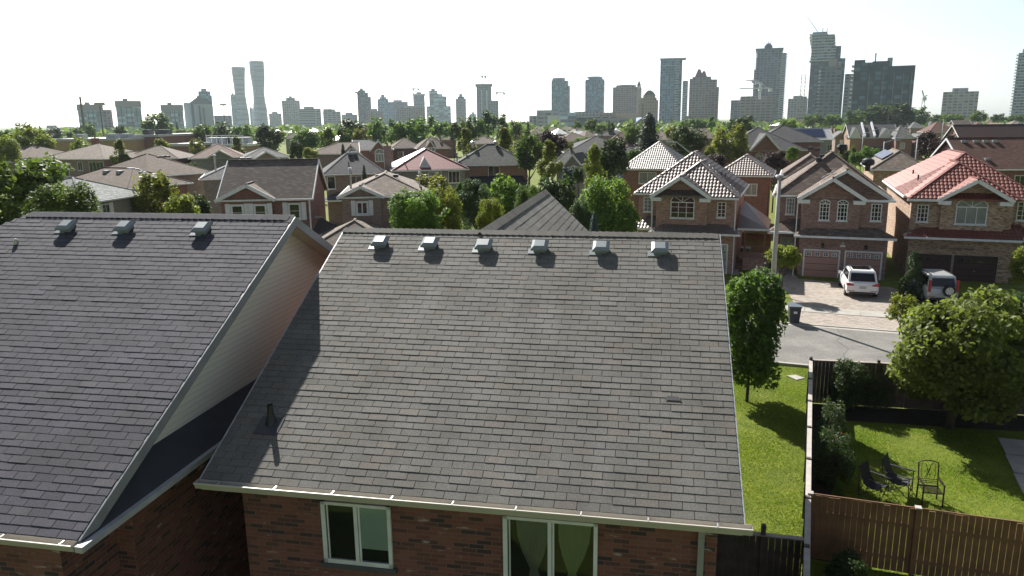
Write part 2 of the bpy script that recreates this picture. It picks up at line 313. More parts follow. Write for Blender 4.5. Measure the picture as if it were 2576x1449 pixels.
class House:
    def __init__(s, name, label, ox, oy, yaw, wall, roof, trim=WHITE, cat='house', group=None):
        s.e = thing(name, (ox, oy, 0), rad(yaw), label, cat, group); s.w = wall; s.r = roof; s.t = trim; s.roof_o = None; s.wm = MB(); s.gm = MB(); s.rm = MB(); s.win = []
    def body(s, x0, x1, y0, y1, z0, z1): s.wm.box(x0, x1, y0, y1, z0, z1, top=True, bot=False); return s
    def roof(s, x0, x1, y0, y1, ze, slope, axis='x', e0='hip', e1='hip', cap=.16, inset=.35, gut=True, capm=True, wallgable=True, gth=.13):
        fs, R0, R1, P = roof_faces(x0, x1, y0, y1, ze, slope, axis, e0, e1)
        for f in fs: slab(s.rm, f, .09)
        up = np.array([0, 0, .11])
        if cap:
            if np.linalg.norm(np.array(R0)-np.array(R1)) > .2: s.rm.bar(np.array(R0)+up, np.array(R1)+up, cap, .05)
            sw = axis == 'y'
            for R, e, idx in ((R0, e0, (0, 3)), (R1, e1, (1, 2))):
                if e == 'hip':
                    for i in idx: s.rm.bar(np.array(P[i])+up*.8, np.array(R)+up, cap, .05)
        if gut:   # gutter along the eaves
            g = gth; X0, X1, Y0, Y1 = x0, x1, y0, y1
            fr, bk, lf, rg = True, True, True, True
            if axis == 'x': lf, rg = e0 == 'hip', e1 == 'hip'
            else: fr, bk = e0 == 'hip', e1 == 'hip'
            if fr: s.gm.box(X0-.1, X1+.1, Y0-.11, Y0+.01, ze-g+.05, ze+.05)
            if bk: s.gm.box(X0-.1, X1+.1, Y1-.01, Y1+.11, ze-g+.05, ze+.05)
            if lf: s.gm.box(X0-.11, X0+.01, Y0+.01, Y1-.01, ze-g+.05, ze+.05)
            if rg: s.gm.box(X1-.01, X1+.11, Y0+.01, Y1-.01, ze-g+.05, ze+.05)
        # gable walls and rake boards
        for R, e, idx, sgn in ((R0, e0, (0, 3), 1), (R1, e1, (1, 2), -1)):
            if e == 'gable':
                A, B = np.array(P[idx[0]], float), np.array(P[idx[1]], float); R = np.array(R, float)
                ins = np.array([inset*sgn, 0, 0]) if axis == 'x' else np.array([0, inset*sgn, 0])
                if wallgable:
                    dn = np.array([0, 0, -.02]); mid = (A+B)/2; k = .94
                    a, b, r = mid+(A-mid)*k+ins+dn, mid+(B-mid)*k+ins+dn, np.array([mid[0], mid[1], A[2]+(R[2]-A[2])*k])+ins+dn
                    s.wm.poly(a, b, r)
                o_ = -ins/max(inset, 1e-6)*.03
                for q in (A, B): s.gm.bar(q+o_+[0, 0, -.02], R+o_+[0, 0, -.02], .07, .2)
        s.last = (R0, R1); return s
    def cross(s, xa, xb, ze, zap, yf, yb, wall_y=None, mat=None, xap=None, rake=True, white=False, th=.2, wall=None):
        """front-facing cross gable over x in [xa, xb]"""
        xm = (xa+xb)/2 if xap is None else xap; wall_y = yf+.3 if wall_y is None else wall_y
        for A, B in (((xa, yf, ze), (xm, yf, zap)), ((xm, yf, zap), (xb, yf, ze))):
            slab(s.rm, [A, B, (B[0], yb, B[2]), (A[0], yb, A[2])][::1], .1)
            if rake: s.gm.bar((A[0], yf-.03, A[2]-.02), (B[0], yf-.03, B[2]-.02), .07, th)
        s.rm.bar((xm, yf, zap+.13), (xm, yb, zap+.13), .18, .05)
        k = .93; tgt = wall or s.wm; tgt.poly((xm+(xa-xm)*k, wall_y, ze-.02), (xm+(xb-xm)*k, wall_y, ze-.02), (xm, wall_y, ze+(zap-ze)*k)); return s
    def skirt(s, x0, x1, yf, yb, z0, z1, l=True, r=True, run=None):
        """lean-to roof against the front wall, hipped at its free ends"""
        run = (yb-yf) if run is None else run; a = x0+(run if l else 0); b = x1-(run if r else 0)
        s.rm.tops = getattr(s.rm, 'tops', []) + [[(x0, yf, z0+.06), (x1, yf, z0+.06), (b, yb, z1), (a, yb, z1)]]
        s.rm.poly((x0, yf, z0+.06), (x1, yf, z0+.06), (b, yb, z1), (a, yb, z1)); s.rm.poly((x1, yf, z0), (x0, yf, z0), (x0, yb, z0), (x1, yb, z0))
        if l: s.rm.poly((x0, yb, z0+.06), (x0, yf, z0+.06), (a, yb, z1))
        if r: s.rm.poly((x1, yf, z0+.06), (x1, yb, z0+.06), (b, yb, z1))
        s.gm.box(x0-.05, x1+.05, yf-.11, yf-.002, z0-.08, z0+.06); return s
    def window(s, face, p, z, w, h, at, nx=2, nz=1, shutters=False, arch=False, pane=None, frame=None, fwid=.07, sill=True, sash=True):
        """p: where it starts along the wall, at: the wall's plane"""
        o, a, n = {'f': ((p, at, z), (1, 0, 0), (0, -1, 0)), 'r': ((at, p, z), (0, 1, 0), (1, 0, 0)), 'l': ((at, p+w, z), (0, -1, 0), (-1, 0, 0))}[face]
        o, a, n = np.array(o, float), np.array(a, float), np.array(n, float); u = np.array([0, 0, 1.]); m = MB(); t = n*.06
        m.ob(o, a*w, t, u*fwid).ob(o+u*(h-fwid), a*w, t, u*fwid).ob(o+u*fwid, a*fwid, t, u*(h-2*fwid)).ob(o+u*fwid+a*(w-fwid), a*fwid, t, u*(h-2*fwid))
        for i in range(1, nx): m.ob(o+u*fwid+a*(w*i/nx-fwid*.3), a*fwid*.6, t*.8, u*(h-2*fwid))
        for j in range(1, nz): m.ob(o+u*(h*j/nz)+a*fwid, a*(w-2*fwid), t*.7, u*.03)
        if arch:
            R = w/2; c = o+a*R+u*h; rise = arch*R; k = 10
            for i in range(k):
                t0, t1 = math.pi*i/k, math.pi*(i+1)/k; m.bar(c+a*R*math.cos(t0)+u*rise*math.sin(t0)+n*.03, c+a*R*math.cos(t1)+u*rise*math.sin(t1)+n*.03, fwid*.9, fwid*.9)
            for th in (45, 90, 135): m.bar(c+n*.03, c+a*R*.95*math.cos(rad(th))+u*rise*.95*math.sin(rad(th))+n*.03, .035, .035)
        if sill: m.ob(o-u*.07-a*.05, a*(w+.1), n*.09, u*.065)
        f = m.build('window', frame or s.t, s.e)
        g = MB().poly(o+n*.012, o+a*w+n*.012, o+a*w+u*h+n*.012, o+u*h+n*.012)
        if arch: g.poly(*[c+a*R*math.cos(math.pi*i/12)+u*rise*math.sin(math.pi*i/12)+n*.012 for i in range(13)])
        g.build('pane', pane or GLASS, f)
        if shutters:
            for q in (-1, 1):
                sm = MB(); sw_ = shutters; P = o+a*(w+.03 if q > 0 else -sw_-.03)-u*.05; sm.ob(P, a*sw_, n*.05, u*(h+.1))
                for z_ in (.05, .5, .93): sm.ob(P+u*(h+.1)*z_*.95+a*.04+n*.05, a*(sw_-.08), n*.015, u*.04)
                sm.build('shutter', s.t, s.e)
        return f
    def chimney(s, x, y, z0, z1, w=.7, d=.5, mat=None):
        c = MB().box(x-w/2, x+w/2, y-d/2, y+d/2, z0, z1); c.box(x-w/2-.06, x+w/2+.06, y-d/2-.06, y+d/2+.06, z1, z1+.1); c.cyl((x, y, z1+.1), (x, y, z1+.4), .13, .13, 8)
        s.later.append(('chimney', c, mat or s.w)); return s
    later = None; tiles = None
    def vent(s, x, y, z, size=.42, mat=DARKV): s.v = MB(); s._l('roof_vent', MB().box(x-size/2, x+size/2, y-size/2, y+size/2, z, z+size*.55), mat); return s
    def pipe(s, x, y, z, h=.7, r=.06, mat=DARKV, cap=False):
        m = MB().cyl((x, y, z-.3), (x, y, z+h), r)
        if cap: m.cyl((x, y, z+h), (x, y, z+h+.15), r*2.2, r*1.6)
        s._l('flue_pipe', m, mat); return s
    def turbine(s, x, y, z, mat=STEEL):
        s._l('turbine_vent', MB().cyl((x, y, z-.2), (x, y, z+.25), .15).lathe((x, y, z+.25), [(.18, 0), (.3, .1), (.33, .22), (.28, .36), (.12, .45), (.01, .47)]), mat); return s
    def _l(s, name, mb, mat):
        if s.later is None: s.later = []
        s.later.append((name, mb, mat))
    def finish(s):
        if s.wm.v: s.wall_o = s.wm.build('wall', s.w, s.e)
        if s.rm.v: s.roof_o = s.rm.build('roof', s.r, s.e)
        if s.gm.v: s.gm.build('gutter', s.t, s.e)
        if s.tiles: metal_tiles(getattr(s.rm, 'tops', []), s.tiles, s.roof_o or s.e)
        for n, m, mt in (s.later or []): m.build(n, mt, s.roof_o)
        return s
House.chimney = lambda s, x, y, z0, z1, w=.7, d=.5, mat=None: (s._l('chimney', MB().box(x-w/2, x+w/2, y-d/2, y+d/2, z0, z1).box(x-w/2-.06, x+w/2+.06, y-d/2-.06, y+d/2+.06, z1, z1+.1).cyl((x, y, z1+.1), (x, y, z1+.4), .13), mat or s.w), s)[1]
def rooftop(h, slope, ze, y): return ze+slope*y

def shingle_field(name, O, u, w, n, rows, exposure, tab, lim, cols, parent, seed=1, wob=.004):
    """real three-tab shingles: every tab a thin raised piece; lim(s) gives the run of the row at slope distance s"""
    rg = np.random.default_rng(seed); V, Fc, T = [], [], []
    O, u, w, n = (np.array(q, float) for q in (O, u, w, n))
    for i in range(rows):
        s0 = i*exposure; s1 = s0+exposure+.012; l0, r0 = lim(s0+exposure*.5)
        if r0-l0 < .05: continue
        off = (i % 2)*tab/2 + rg.normal(0, .008); k0 = math.floor((l0-off)/tab); lift = .0078+rg.normal(0, .0012); rowdz = rg.normal(0, wob)
        for k in range(k0, math.ceil((r0-off)/tab)):
            a, b = max(l0, off+k*tab+.0045), min(r0, off+(k+1)*tab-.0045)
            if b-a < .02: continue
            d = rg.normal(0, .0015); e = max(.004, lift+rg.normal(0, .0015)); j = rg.normal(0, .002, 2); q = len(V)
            A = O+u*a+w*(s0+rowdz*.5+d+j[0]); B = O+u*b+w*(s0+rowdz*.5+d+j[1]); C = O+u*b+w*s1; D = O+u*a+w*s1
            V += [A, B, B+n*e, A+n*e, C+n*.0015, D+n*.0015]; Fc += [(q, q+1, q+2, q+3), (q+3, q+2, q+4, q+5), (q+1, q+4, q+2), (q, q+3, q+5)]; T += [rg.random()]*4
    me = bpy.data.meshes.new(name); me.from_pydata([tuple(p) for p in V], [], Fc); me.materials.append(cols)
    at = me.attributes.new('tint', 'FLOAT', 'FACE'); at.data.foreach_set('value', np.array(T, np.float32))
    o = bpy.data.objects.new(name, me); COL.objects.link(o); o.parent = parent; return o
def tabmat(name, c0, c1, warm, rough=.88):
    m, t, b = nodes(name); at = N(t, 'ShaderNodeAttribute', attribute_name='tint'); r = ramp(t, [(0, c0), (.3, tuple((a+b_)/2 for a, b_ in zip(c0, c1))), (.86, c1), (.93, warm), (1, warm)]); L(t, at.outputs['Fac'], r.inputs[0])
    tc = N(t, 'ShaderNodeTexCoord'); n1 = N(t, 'ShaderNodeTexNoise'); n1.inputs['Scale'].default_value = 60; n1.inputs['Detail'].default_value = 3; L(t, tc.outputs['Object'], n1.inputs['Vector'])
    n2 = N(t, 'ShaderNodeTexNoise'); n2.inputs['Scale'].default_value = 1.2; n2.inputs['Detail'].default_value = 6; L(t, tc.outputs['Object'], n2.inputs['Vector'])
    g = ramp(t, [(.25, (.55,)*3), (.75, (1.35,)*3)]); L(t, n1.outputs[0], g.inputs[0]); g2 = ramp(t, [(.3, (.86, .84, .82)), (.7, (1.12, 1.12, 1.14))]); L(t, n2.outputs[0], g2.inputs[0])
    mp = N(t, 'ShaderNodeMapping'); mp.inputs['Scale'].default_value = (2.6, .35, .35); L(t, tc.outputs['Object'], mp.inputs[0]); n3 = N(t, 'ShaderNodeTexNoise'); n3.inputs['Scale'].default_value = 1; n3.inputs['Detail'].default_value = 4; L(t, mp.outputs[0], n3.inputs['Vector']); g3 = ramp(t, [(.35, (.91, .905, .9)), (.6, (1.04, 1.04, 1.04))]); L(t, n3.outputs[0], g3.inputs[0])
    o = mixc(t, 1., mixc(t, 1., mixc(t, 1., r.outputs[0], g.outputs[0], 'MULTIPLY'), g2.outputs[0], 'MULTIPLY'), g3.outputs[0], 'MULTIPLY'); L(t, o, b.inputs['Base Color'])
    b.inputs['Roughness'].default_value = rough; b.inputs['Specular IOR Level'].default_value = .4
    bu = N(t, 'ShaderNodeBump'); bu.inputs['Strength'].default_value = .5; bu.inputs['Distance'].default_value = .003; L(t, n1.outputs[0], bu.inputs['Height']); L(t, bu.outputs[0], b.inputs['Normal'])
    MATS[name] = m; return m

# ------------------------------------------------------------------ the house in the middle (its back roof faces the camera)
YAW = -10.8
def metal(name, c, rough=.52):
    m = paint(name, c, rough, .3, var=.1, scale=2, spec=.8); return m
TBROWN, TRED, TGREY = metal('brown_pressed_metal', (.17, .135, .12)), metal('red_pressed_metal', (.2, .062, .045), .52), metal('grey_pressed_metal', (.2, .185, .17))
TAB_A = tabmat('grey_three_tab', (.142, .136, .12), (.172, .165, .147), (.168, .152, .13)); TAB_B = tabmat('blue_black_three_tab', (.064, .063, .077), (.083, .081, .097), (.088, .084, .095))
DECK = paint('roof_felt', (.02, .02, .02), .9)
def box_vent(parent, x, y, z, slope, size=.345, mat=LIGHTV):
    """square roof vent with a bevelled lid on a flashing plate, standing on a roof that rises along y"""
    c = math.cos(math.atan(slope)); sn = math.sin(math.atan(slope)); U = np.array([1., 0, 0]); Wv = np.array([0, c, sn]); Nn = np.array([0, -sn, c]); P = np.array([x, y, z], float); h = size/2
    def q(a, b, k): return P+U*a+Wv*b+Nn*k
    m = MB(); m.ob(q(-h*.72, -h*.72, 0), U*h*1.44, Wv*h*1.44, Nn*.12)
    r0 = [q(-h, -h, .08), q(h, -h, .08), q(h, h, .08), q(-h, h, .08)]; r1 = [q(-h, -h, .12), q(h, -h, .12), q(h, h, .12), q(-h, h, .12)]; k = .62; r2_ = [q(-h*k, -h*k, .165), q(h*k, -h*k, .165), q(h*k, h*k, .165), q(-h*k, h*k, .165)]
    m.poly(*r0[::-1]); m.poly(*r2_)
    for a, b in ((r0, r1), (r1, r2_)):
        for i in range(4): j = (i+1) % 4; m.poly(a[i], a[j], b[j], b[i])
    o = m.build('roof_vent', mat, parent); f = MB(); f.ob(q(-h*1.4, -h*1.05, .008), U*h*1.5, Wv*h*1.0, Nn*.006); f.build('flashing', LIGHTV, parent); return o
def ridge_cap(parent, P, u, L_, slope, mat, wfront=.16, seed=3, both=True, piece=.145):
    rg = np.random.default_rng(seed); V, Fc, T = [], [], []; u = np.array(u, float); per = np.array([-u[1], u[0], 0]); k = int(L_/piece)
    for i in range(k):
        a, b = i*piece, (i+1)*piece+.03; z0, z1 = .03+rg.normal(0, .002), .012; q = len(V); t = rg.random()
        for s_, z in ((a, z0), (b, z1)):
            for side in (-1, 0, 1): V.append(np.array(P)+u*s_+per*side*wfront+np.array([0, 0, z-abs(side)*wfront*slope]))
        V.append(np.array(P)+u*a+per*-wfront+np.array([0, 0, -wfront*slope])); V.append(np.array(P)+u*a); V.append(np.array(P)+u*a+per*wfront+np.array([0, 0, -wfront*slope]))
        Fc += [(q, q+1, q+4, q+3), (q+1, q+2, q+5, q+4), (q, q+6, q+7, q+1), (q+1, q+7, q+8, q+2)]; T += [t]*4
    me = bpy.data.meshes.new('ridge_cap'); me.from_pydata([tuple(p) for p in V], [], Fc); me.materials.append(mat); at = me.attributes.new('tint', 'FLOAT', 'FACE'); at.data.foreach_set('value', np.array(T, np.float32))
    o = bpy.data.objects.new('ridge_cap', me); COL.objects.link(o); o.parent = parent

A = House('brick_house', 'red brick house with a weathered grey shingle roof and six square vents', -4.987, 11.093, YAW, BR['house'], DECK, cat='house')
WA, SA = 8.31, .5; ZR = 5.5+6.26*SA
A.body(.42, 8.02, .45, 12.0, 0, 5.42)
A.wm.poly((.42, .45, 5.42), (.42, 12., 5.42), (.42, 6.26, 8.45)); A.wm.poly((8.02, .45, 5.42), (8.02, 12., 5.42), (8.02, 6.26, 8.45))
A.rm.poly((0, 0, 5.5), (WA, 0, 5.5), (WA, 6.26, ZR), (0, 6.26, ZR)); A.rm.poly((0, 6.26, ZR), (WA, 6.26, ZR), (WA, 12.52, 5.5), (0, 12.52, 5.5)); A.rm.poly((0, 0, 5.38), (WA, 0, 5.38), (WA, 12.52, 5.38), (0, 12.52, 5.38))
wx = 3.2; wh = 1.62; A.rm.poly((wx-wh, 6.1, ZR-wh*.95), (wx, 6.1, ZR), (wx, 16.4, ZR), (wx-wh, 16.4, ZR-wh*.95)); A.rm.poly((wx+wh, 6.1, ZR-wh*.95), (wx, 6.1, ZR), (wx, 16.4, ZR), (wx+wh, 16.4, ZR-wh*.95))
A.body(wx-wh+.3, wx+wh-.3, 11, 16.1, 0, 7.0); A.wm.poly((wx-wh+.3, 16.1, 7.0), (wx+wh-.3, 16.1, 7.0), (wx, 16.1, 8.5)); A.wm.poly((wx-wh+.3, 12.3, 7.0), (wx+wh-.3, 12.3, 7.0), (wx, 12.3, 8.5))
A.finish(); A.wall_o.name = 'brick_wall'
cs = math.cos(math.atan(SA)); sn_ = math.sin(math.atan(SA)); LS = 6.26/cs
shingle_field('shingles', (0, 0, 5.505), (1, 0, 0), (0, cs, sn_), (0, -sn_, cs), int((LS-.1)/.143)+1, .143, .333, lambda s: (0, WA), TAB_A, A.roof_o, 5)
w2 = math.sqrt(1+.95**2); shingle_field('wing_shingles', (wx+wh, 6.1, ZR-wh*.95+.005), (0, 1, 0), (-1/w2, 0, .95/w2), (.95/w2, 0, 1/w2), int(wh*w2/.2), .2, .5, lambda s: (0, 10.3), TAB_A, A.roof_o, 9)
ridge_cap(A.roof_o, (0, 6.26, ZR+.008), (1, 0, 0), WA, SA, TAB_A); ridge_cap(A.roof_o, (wx, 6.3, ZR+.02), (0, 1, 0), 10.1, .95, TAB_A, .15, 4)
for x, y in [(1.05, 5.72), (2.19, 5.71), (3.40, 5.68), (4.61, 5.68), (5.90, 5.68), (7.10, 5.68)]: box_vent(A.roof_o, x, y, 5.51+SA*y, SA)
pp = MB(); pp.cyl((.68, 1.1, 5.9), (.68, 1.1, 6.37), .05, n=12, cap=False); pp.cyl((.68, 1.1, 5.98), (.68, 1.1, 6.22), .12, .055, n=12, cap=False); pp.build('vent_pipe', BLACK, A.roof_o, True)
MB().ob((.47, .85, 5.935), (.42, 0, 0), (0, .38*cs, .38*sn_), (0, 0, .012)).build('flashing', DARKV, A.roof_o)
MB().poly((7.22, 1.98, 6.515), (7.5, 1.98, 6.515), (7.44, 2.06, 6.552), (7.27, 2.07, 6.557)).build('missing_tab', MATS['slate_sill'] if 'slate_sill' in MATS else DARKV, A.roof_o)
def gutter(parent, x0, x1, y, z, mat, w=.12, h=.12, brackets=.95, ends=True):
    """open trough along x"""
    m = MB(); m.ob((x0, y, z-h), (x1-x0, 0, 0), (0, .004, 0), (0, 0, h)); m.poly((x0, y, z-h), (x1, y, z-h), (x1, y-w*.7, z-h), (x0, y-w*.7, z-h))
    m.poly((x0, y-w*.7, z-h), (x1, y-w*.7, z-h), (x1, y-w, z-.02), (x0, y-w, z-.02)); m.ob((x0, y-w-.012, z-.03), (x1-x0, 0, 0), (0, .022, 0), (0, 0, .022))
    if ends:
        for x in (x0, x1): m.poly((x, y, z-h), (x, y-w*.7, z-h), (x, y-w, z-.01), (x, y, z))
    g = m.build('gutter', mat, parent); k = x0+.4
    while k < x1: MB().ob((k, y-w, z-.012), (.02, 0, 0), (0, w, 0), (0, 0, .01)).build('gutter_strap', STEEL, g); k += brackets
    return g
GUT = paint('almond_gutter', (.5, .47, .41), .35, var=.06)
gutter(A.e, -.05, WA+.12, -.005, 5.5, GUT)
MB().box(0, WA, 0, .02, 5.32, 5.375).box(0, WA, .0, .44, 5.36, 5.378).build('soffit', GUT, A.e)
for k, (y0, y1, z0, z1) in enumerate([(0, 6.26, 5.5, ZR), (12.52, 6.26, 5.5, ZR)]):
    fm = MB(); fm.ob((WA+.0, y0, z0-.17), (.03, 0, 0), (0, y1-y0, z1-z0), (0, 0, .17)); fm.build('rake_board', GREYTRIM, A.e); fm = MB(); fm.ob((-.03, y0, z0-.17), (.03, 0, 0), (0, y1-y0, z1-z0), (0, 0, .17)); fm.build('rake_board', GREYTRIM, A.e)
MB().box(7.74, 7.83, .35, .43, 0, 5.2).ob((7.74, .35, 5.2), (.09, 0, 0), (0, .08, 0), (0, -.35, .12)).build('downspout', paint('dull_downspout', (.3, .3, .29), .6), A.e)
CURT = leafmat('sheer_curtain', (.35, .4, .25), (.5, .55, .36), .5); GREENB = paint('green_grey_blind', (.34, .42, .38), .7, var=.06); DIM = paint('dim_room', (.012, .012, .012), .9)
CLEAR = bpy.data.materials.new('clear_window_glass'); CLEAR.use_nodes = True; _t = CLEAR.node_tree; _t.nodes.clear(); _o = _t.nodes.new('ShaderNodeOutputMaterial'); _g = _t.nodes.new('ShaderNodeBsdfGlossy'); _g.inputs['Roughness'].default_value = .02; _g.inputs[0].default_value = (.8, .9, .9, 1); _tr = _t.nodes.new('ShaderNodeBsdfTransparent'); _tr.inputs[0].default_value = (.95, .98, .97, 1); _f = _t.nodes.new('ShaderNodeFresnel'); _f.inputs[0].default_value = 1.5; _m = _t.nodes.new('ShaderNodeMixShader')
_t.links.new(_f.outputs[0], _m.inputs[0]); _t.links.new(_tr.outputs[0], _m.inputs[1]); _t.links.new(_g.outputs[0], _m.inputs[2]); _t.links.new(_m.outputs[0], _o.inputs[0])
def near_window(parent, x0, x1, z0, z1, y, curtain=None):
    f = MB(); d = .05
    for a in ((x0, x1, z0, z0+.075), (x0, x1, z1-.05, z1), (x0, x0+.07, z0, z1), (x1-.06, x1, z0, z1)): f.box(a[0], a[1], y-d, y-.005, a[2], a[3])
    xm = (x0+x1)/2; f.box(xm-.03, xm+.03, y-d-.006, y-.01, z0+.05, z1-.03); f.box(xm+.04, xm+.07, y-d+.01, y-.012, z0+.07, z1-.04); f.box(x0+.09, x0+.115, y-d+.02, y-.013, z0+.07, z1-.04)
    o = f.build('window', WHITE, parent)
    MB().poly((x0+.05, y-.03, z0+.05), (x1-.05, y-.03, z0+.05), (x1-.05, y-.03, z1-.03), (x0+.05, y-.03, z1-.03)).build('pane', CLEAR, o)
    MB().poly((x0+.05, y-.007, z0+.05), (x1-.05, y-.007, z0+.05), (x1-.05, y-.007, z1-.03), (x0+.05, y-.007, z1-.03)).build('dark_opening', DIM, o)
    if curtain == 'blind': MB().box(xm+.06, x1-.06, y-.022, y-.016, z0+.3, z1-.04).build('blind', GREENB, o)
    else:
        for cx, sgn, k in ((xm-.28, 1, 0), (x1-.35, -1, 1)):
            m = MB(); n_ = 14
            prof = [(0, .25), (.3, .235), (.55, .17), (.75, .09), (.82, .06), (.88, .075), (1, .1)]; zt_, zl_ = z1-.05, z0+.16
            for i in range(n_):
                a0, a1 = -1+2*i/n_, -1+2*(i+1)/n_; zz = .006*(i % 2)
                for (p0, w0), (p1, w1) in zip(prof, prof[1:]):
                    za, zb_ = zt_+(zl_-zt_)*p0, zt_+(zl_-zt_)*p1; d0, d1 = sgn*.04*p0, sgn*.04*p1; m.poly((cx+d0+a0*w0, y-.012-zz, za), (cx+d0+a1*w0, y-.018+zz, za), (cx+d1+a1*w1, y-.018+zz, zb_), (cx+d1+a0*w1, y-.012-zz, zb_))
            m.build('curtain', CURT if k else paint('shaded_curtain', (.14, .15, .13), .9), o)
    MB().box(x0-.06, x1+.06, y-.07, y, z0-.08, z0-.002).build('window_sill', paint('slate_sill', (.09, .09, .1), .8), parent); return o
def fa(u_): return .35+u_
near_window(A.e, fa(1.46), fa(2.64), 3.97, 5.06, .45, 'blind'); near_window(A.e, fa(4.46), fa(5.92), 3.85, 5.08, .45)

# ------------------------------------------------------------------ the house on the left of it
B = House('brick_house', 'red brick house with blue-black shingles and a cream sided gable end, beside the middle house', -5.948, 9.304, YAW, BR['house'], DECK, cat='house')
SB = .512; YR = 6.95; ZB = 5.5+YR*SB; XL = -6.5; XF = -12.0; YR2 = 6.05; ZB2 = 5.5+YR2*SB
B.body(XF+.4, -.8, .5, 13.2, 0, 5.42); B.body(-.8, -.47, 1.62, 13.2, 0, 5.42)
c2 = math.cos(math.atan(SB)); s2_ = math.sin(math.atan(SB)); LB = YR/c2
B.rm.poly((XF, 0, 5.5), (0, 0, 5.5), (0, YR, ZB), (XL, YR, ZB), (XL-.9, YR2, ZB2), (XF, YR2, ZB2))
B.rm.poly((0, YR, ZB), (XL, YR, ZB), (XL, 13.9, 5.5), (0, 13.9, 5.5)); B.rm.poly((XL, YR, ZB), (XL-.9, YR2, ZB2), (XL-.9, 9.0, 7.2), (XL, 9.9, 7.2)); B.rm.poly((XL-.9, YR2, ZB2), (XF, YR2, ZB2), (XF, 12.1, 5.5), (XL-.9, 12.1, 5.5))
B.rm.poly((XF, 0, 5.38), (0, 0, 5.38), (0, 13.9, 5.38), (XF, 13.9, 5.38))
B.finish(); B.wall_o.name = 'brick_wall'
def limB(s):
    y = s*c2
    if y <= YR2: return (XF, 0)
    return (XL-(YR-y), 0)
shingle_field('shingles', (0, 0, 5.505), (1, 0, 0), (0, c2, s2_), (0, -s2_, c2), int((LB-.08)/.143)+1, .143, .333, limB, TAB_B, B.roof_o, 11)
ridge_cap(B.roof_o, (XL, YR, ZB+.008), (1, 0, 0), -XL, SB, TAB_B, seed=8); ridge_cap(B.roof_o, (XF, YR2, ZB2+.008), (1, 0, 0), XL-.9-XF, SB, TAB_B, seed=9)
for x in (-5.11, -3.68, -1.83): box_vent(B.roof_o, x, 6.42, 5.51+SB*6.42, SB)
MB().lathe((-6.0, 5.9, 5.5+SB*5.9), [(.05, 0), (.05, .09), (.02, .12)], 10).build('vent_stub', STEEL, B.roof_o)
gutter(B.e, XF, -.0, -.005, 5.5, GUT)
SID = nodes('cream_vinyl_siding'); 
def siding(name, c, pitch=.105):
    m, t, b = nodes(name); tc = N(t, 'ShaderNodeTexCoord'); sp = N(t, 'ShaderNodeSeparateXYZ'); L(t, tc.outputs['Object'], sp.inputs[0])
    m1 = N(t, 'ShaderNodeMath', operation='MULTIPLY'); L(t, sp.outputs[2], m1.inputs[0]); m1.inputs[1].default_value = 1/pitch
    fr = N(t, 'ShaderNodeMath', operation='FRACT'); L(t, m1.outputs[0], fr.inputs[0])
    r = ramp(t, [(0, tuple(x*.55 for x in c)), (.1, c), (1, c)]); L(t, fr.outputs[0], r.inputs[0]); L(t, r.outputs[0], b.inputs['Base Color'])
    bu = N(t, 'ShaderNodeBump'); bu.inputs['Distance'].default_value = .02; bu.inputs['Strength'].default_value = 1; bu.invert = True; L(t, fr.outputs[0], bu.inputs['Height']); L(t, bu.outputs[0], b.inputs['Normal']); b.inputs['Roughness'].default_value = .5; MATS[name] = m; return m
bpy.data.materials.remove(SID[0]); SIDM = siding('cream_siding', (.82, .78, .64)); GSID = siding('white_siding', (.75, .74, .72), .12)
MB().poly((-.46, .5, 5.7), (-.46, 13.4, 5.7), (-.46, 13.4, 5.75), (-.46, YR, ZB-.14), (-.46, .5, 5.75)).build('gable_siding', SIDM, B.e)
# soffit under the rake, rake boards, dark lean-to skirt along the gable wall
for y1_, yb_ in ((0, YR), (13.9, YR)):
    B1 = MB(); B1.ob((0, y1_, 5.5-.2), (.035, 0, 0), (0, yb_-y1_, ZB-5.5), (0, 0, .2)); B1.build('rake_board', paint('grey_rake', (.26, .27, .28), .5), B.e)
    B2 = MB(); B2.ob((-.48, y1_, 5.5-.12), (.48, 0, 0), (0, yb_-y1_, ZB-5.5), (0, 0, .02)); B2.build('rake_soffit', CREAM, B.e)
sk = MB(); sk.poly((.06, 0, 5.47), (.06, 13.3, 5.47), (-.455, 12.6, 5.84), (-.455, .78, 5.84)); sk.poly((.06, 0, 5.45), (.06, 13.3, 5.45), (-.455, 12.6, 5.82), (-.455, .78, 5.82)); sk.build('skirt_roof', paint('black_membrane', (.03, .032, .04), .7, var=.2), B.e)
MB().box(.03, .15, -.1, 13.3, 5.38, 5.47).box(-.45, .03, .0, 13.3, 5.36, 5.382).build('side_gutter', paint('pale_side_gutter', (.42, .42, .43), .4), B.e)

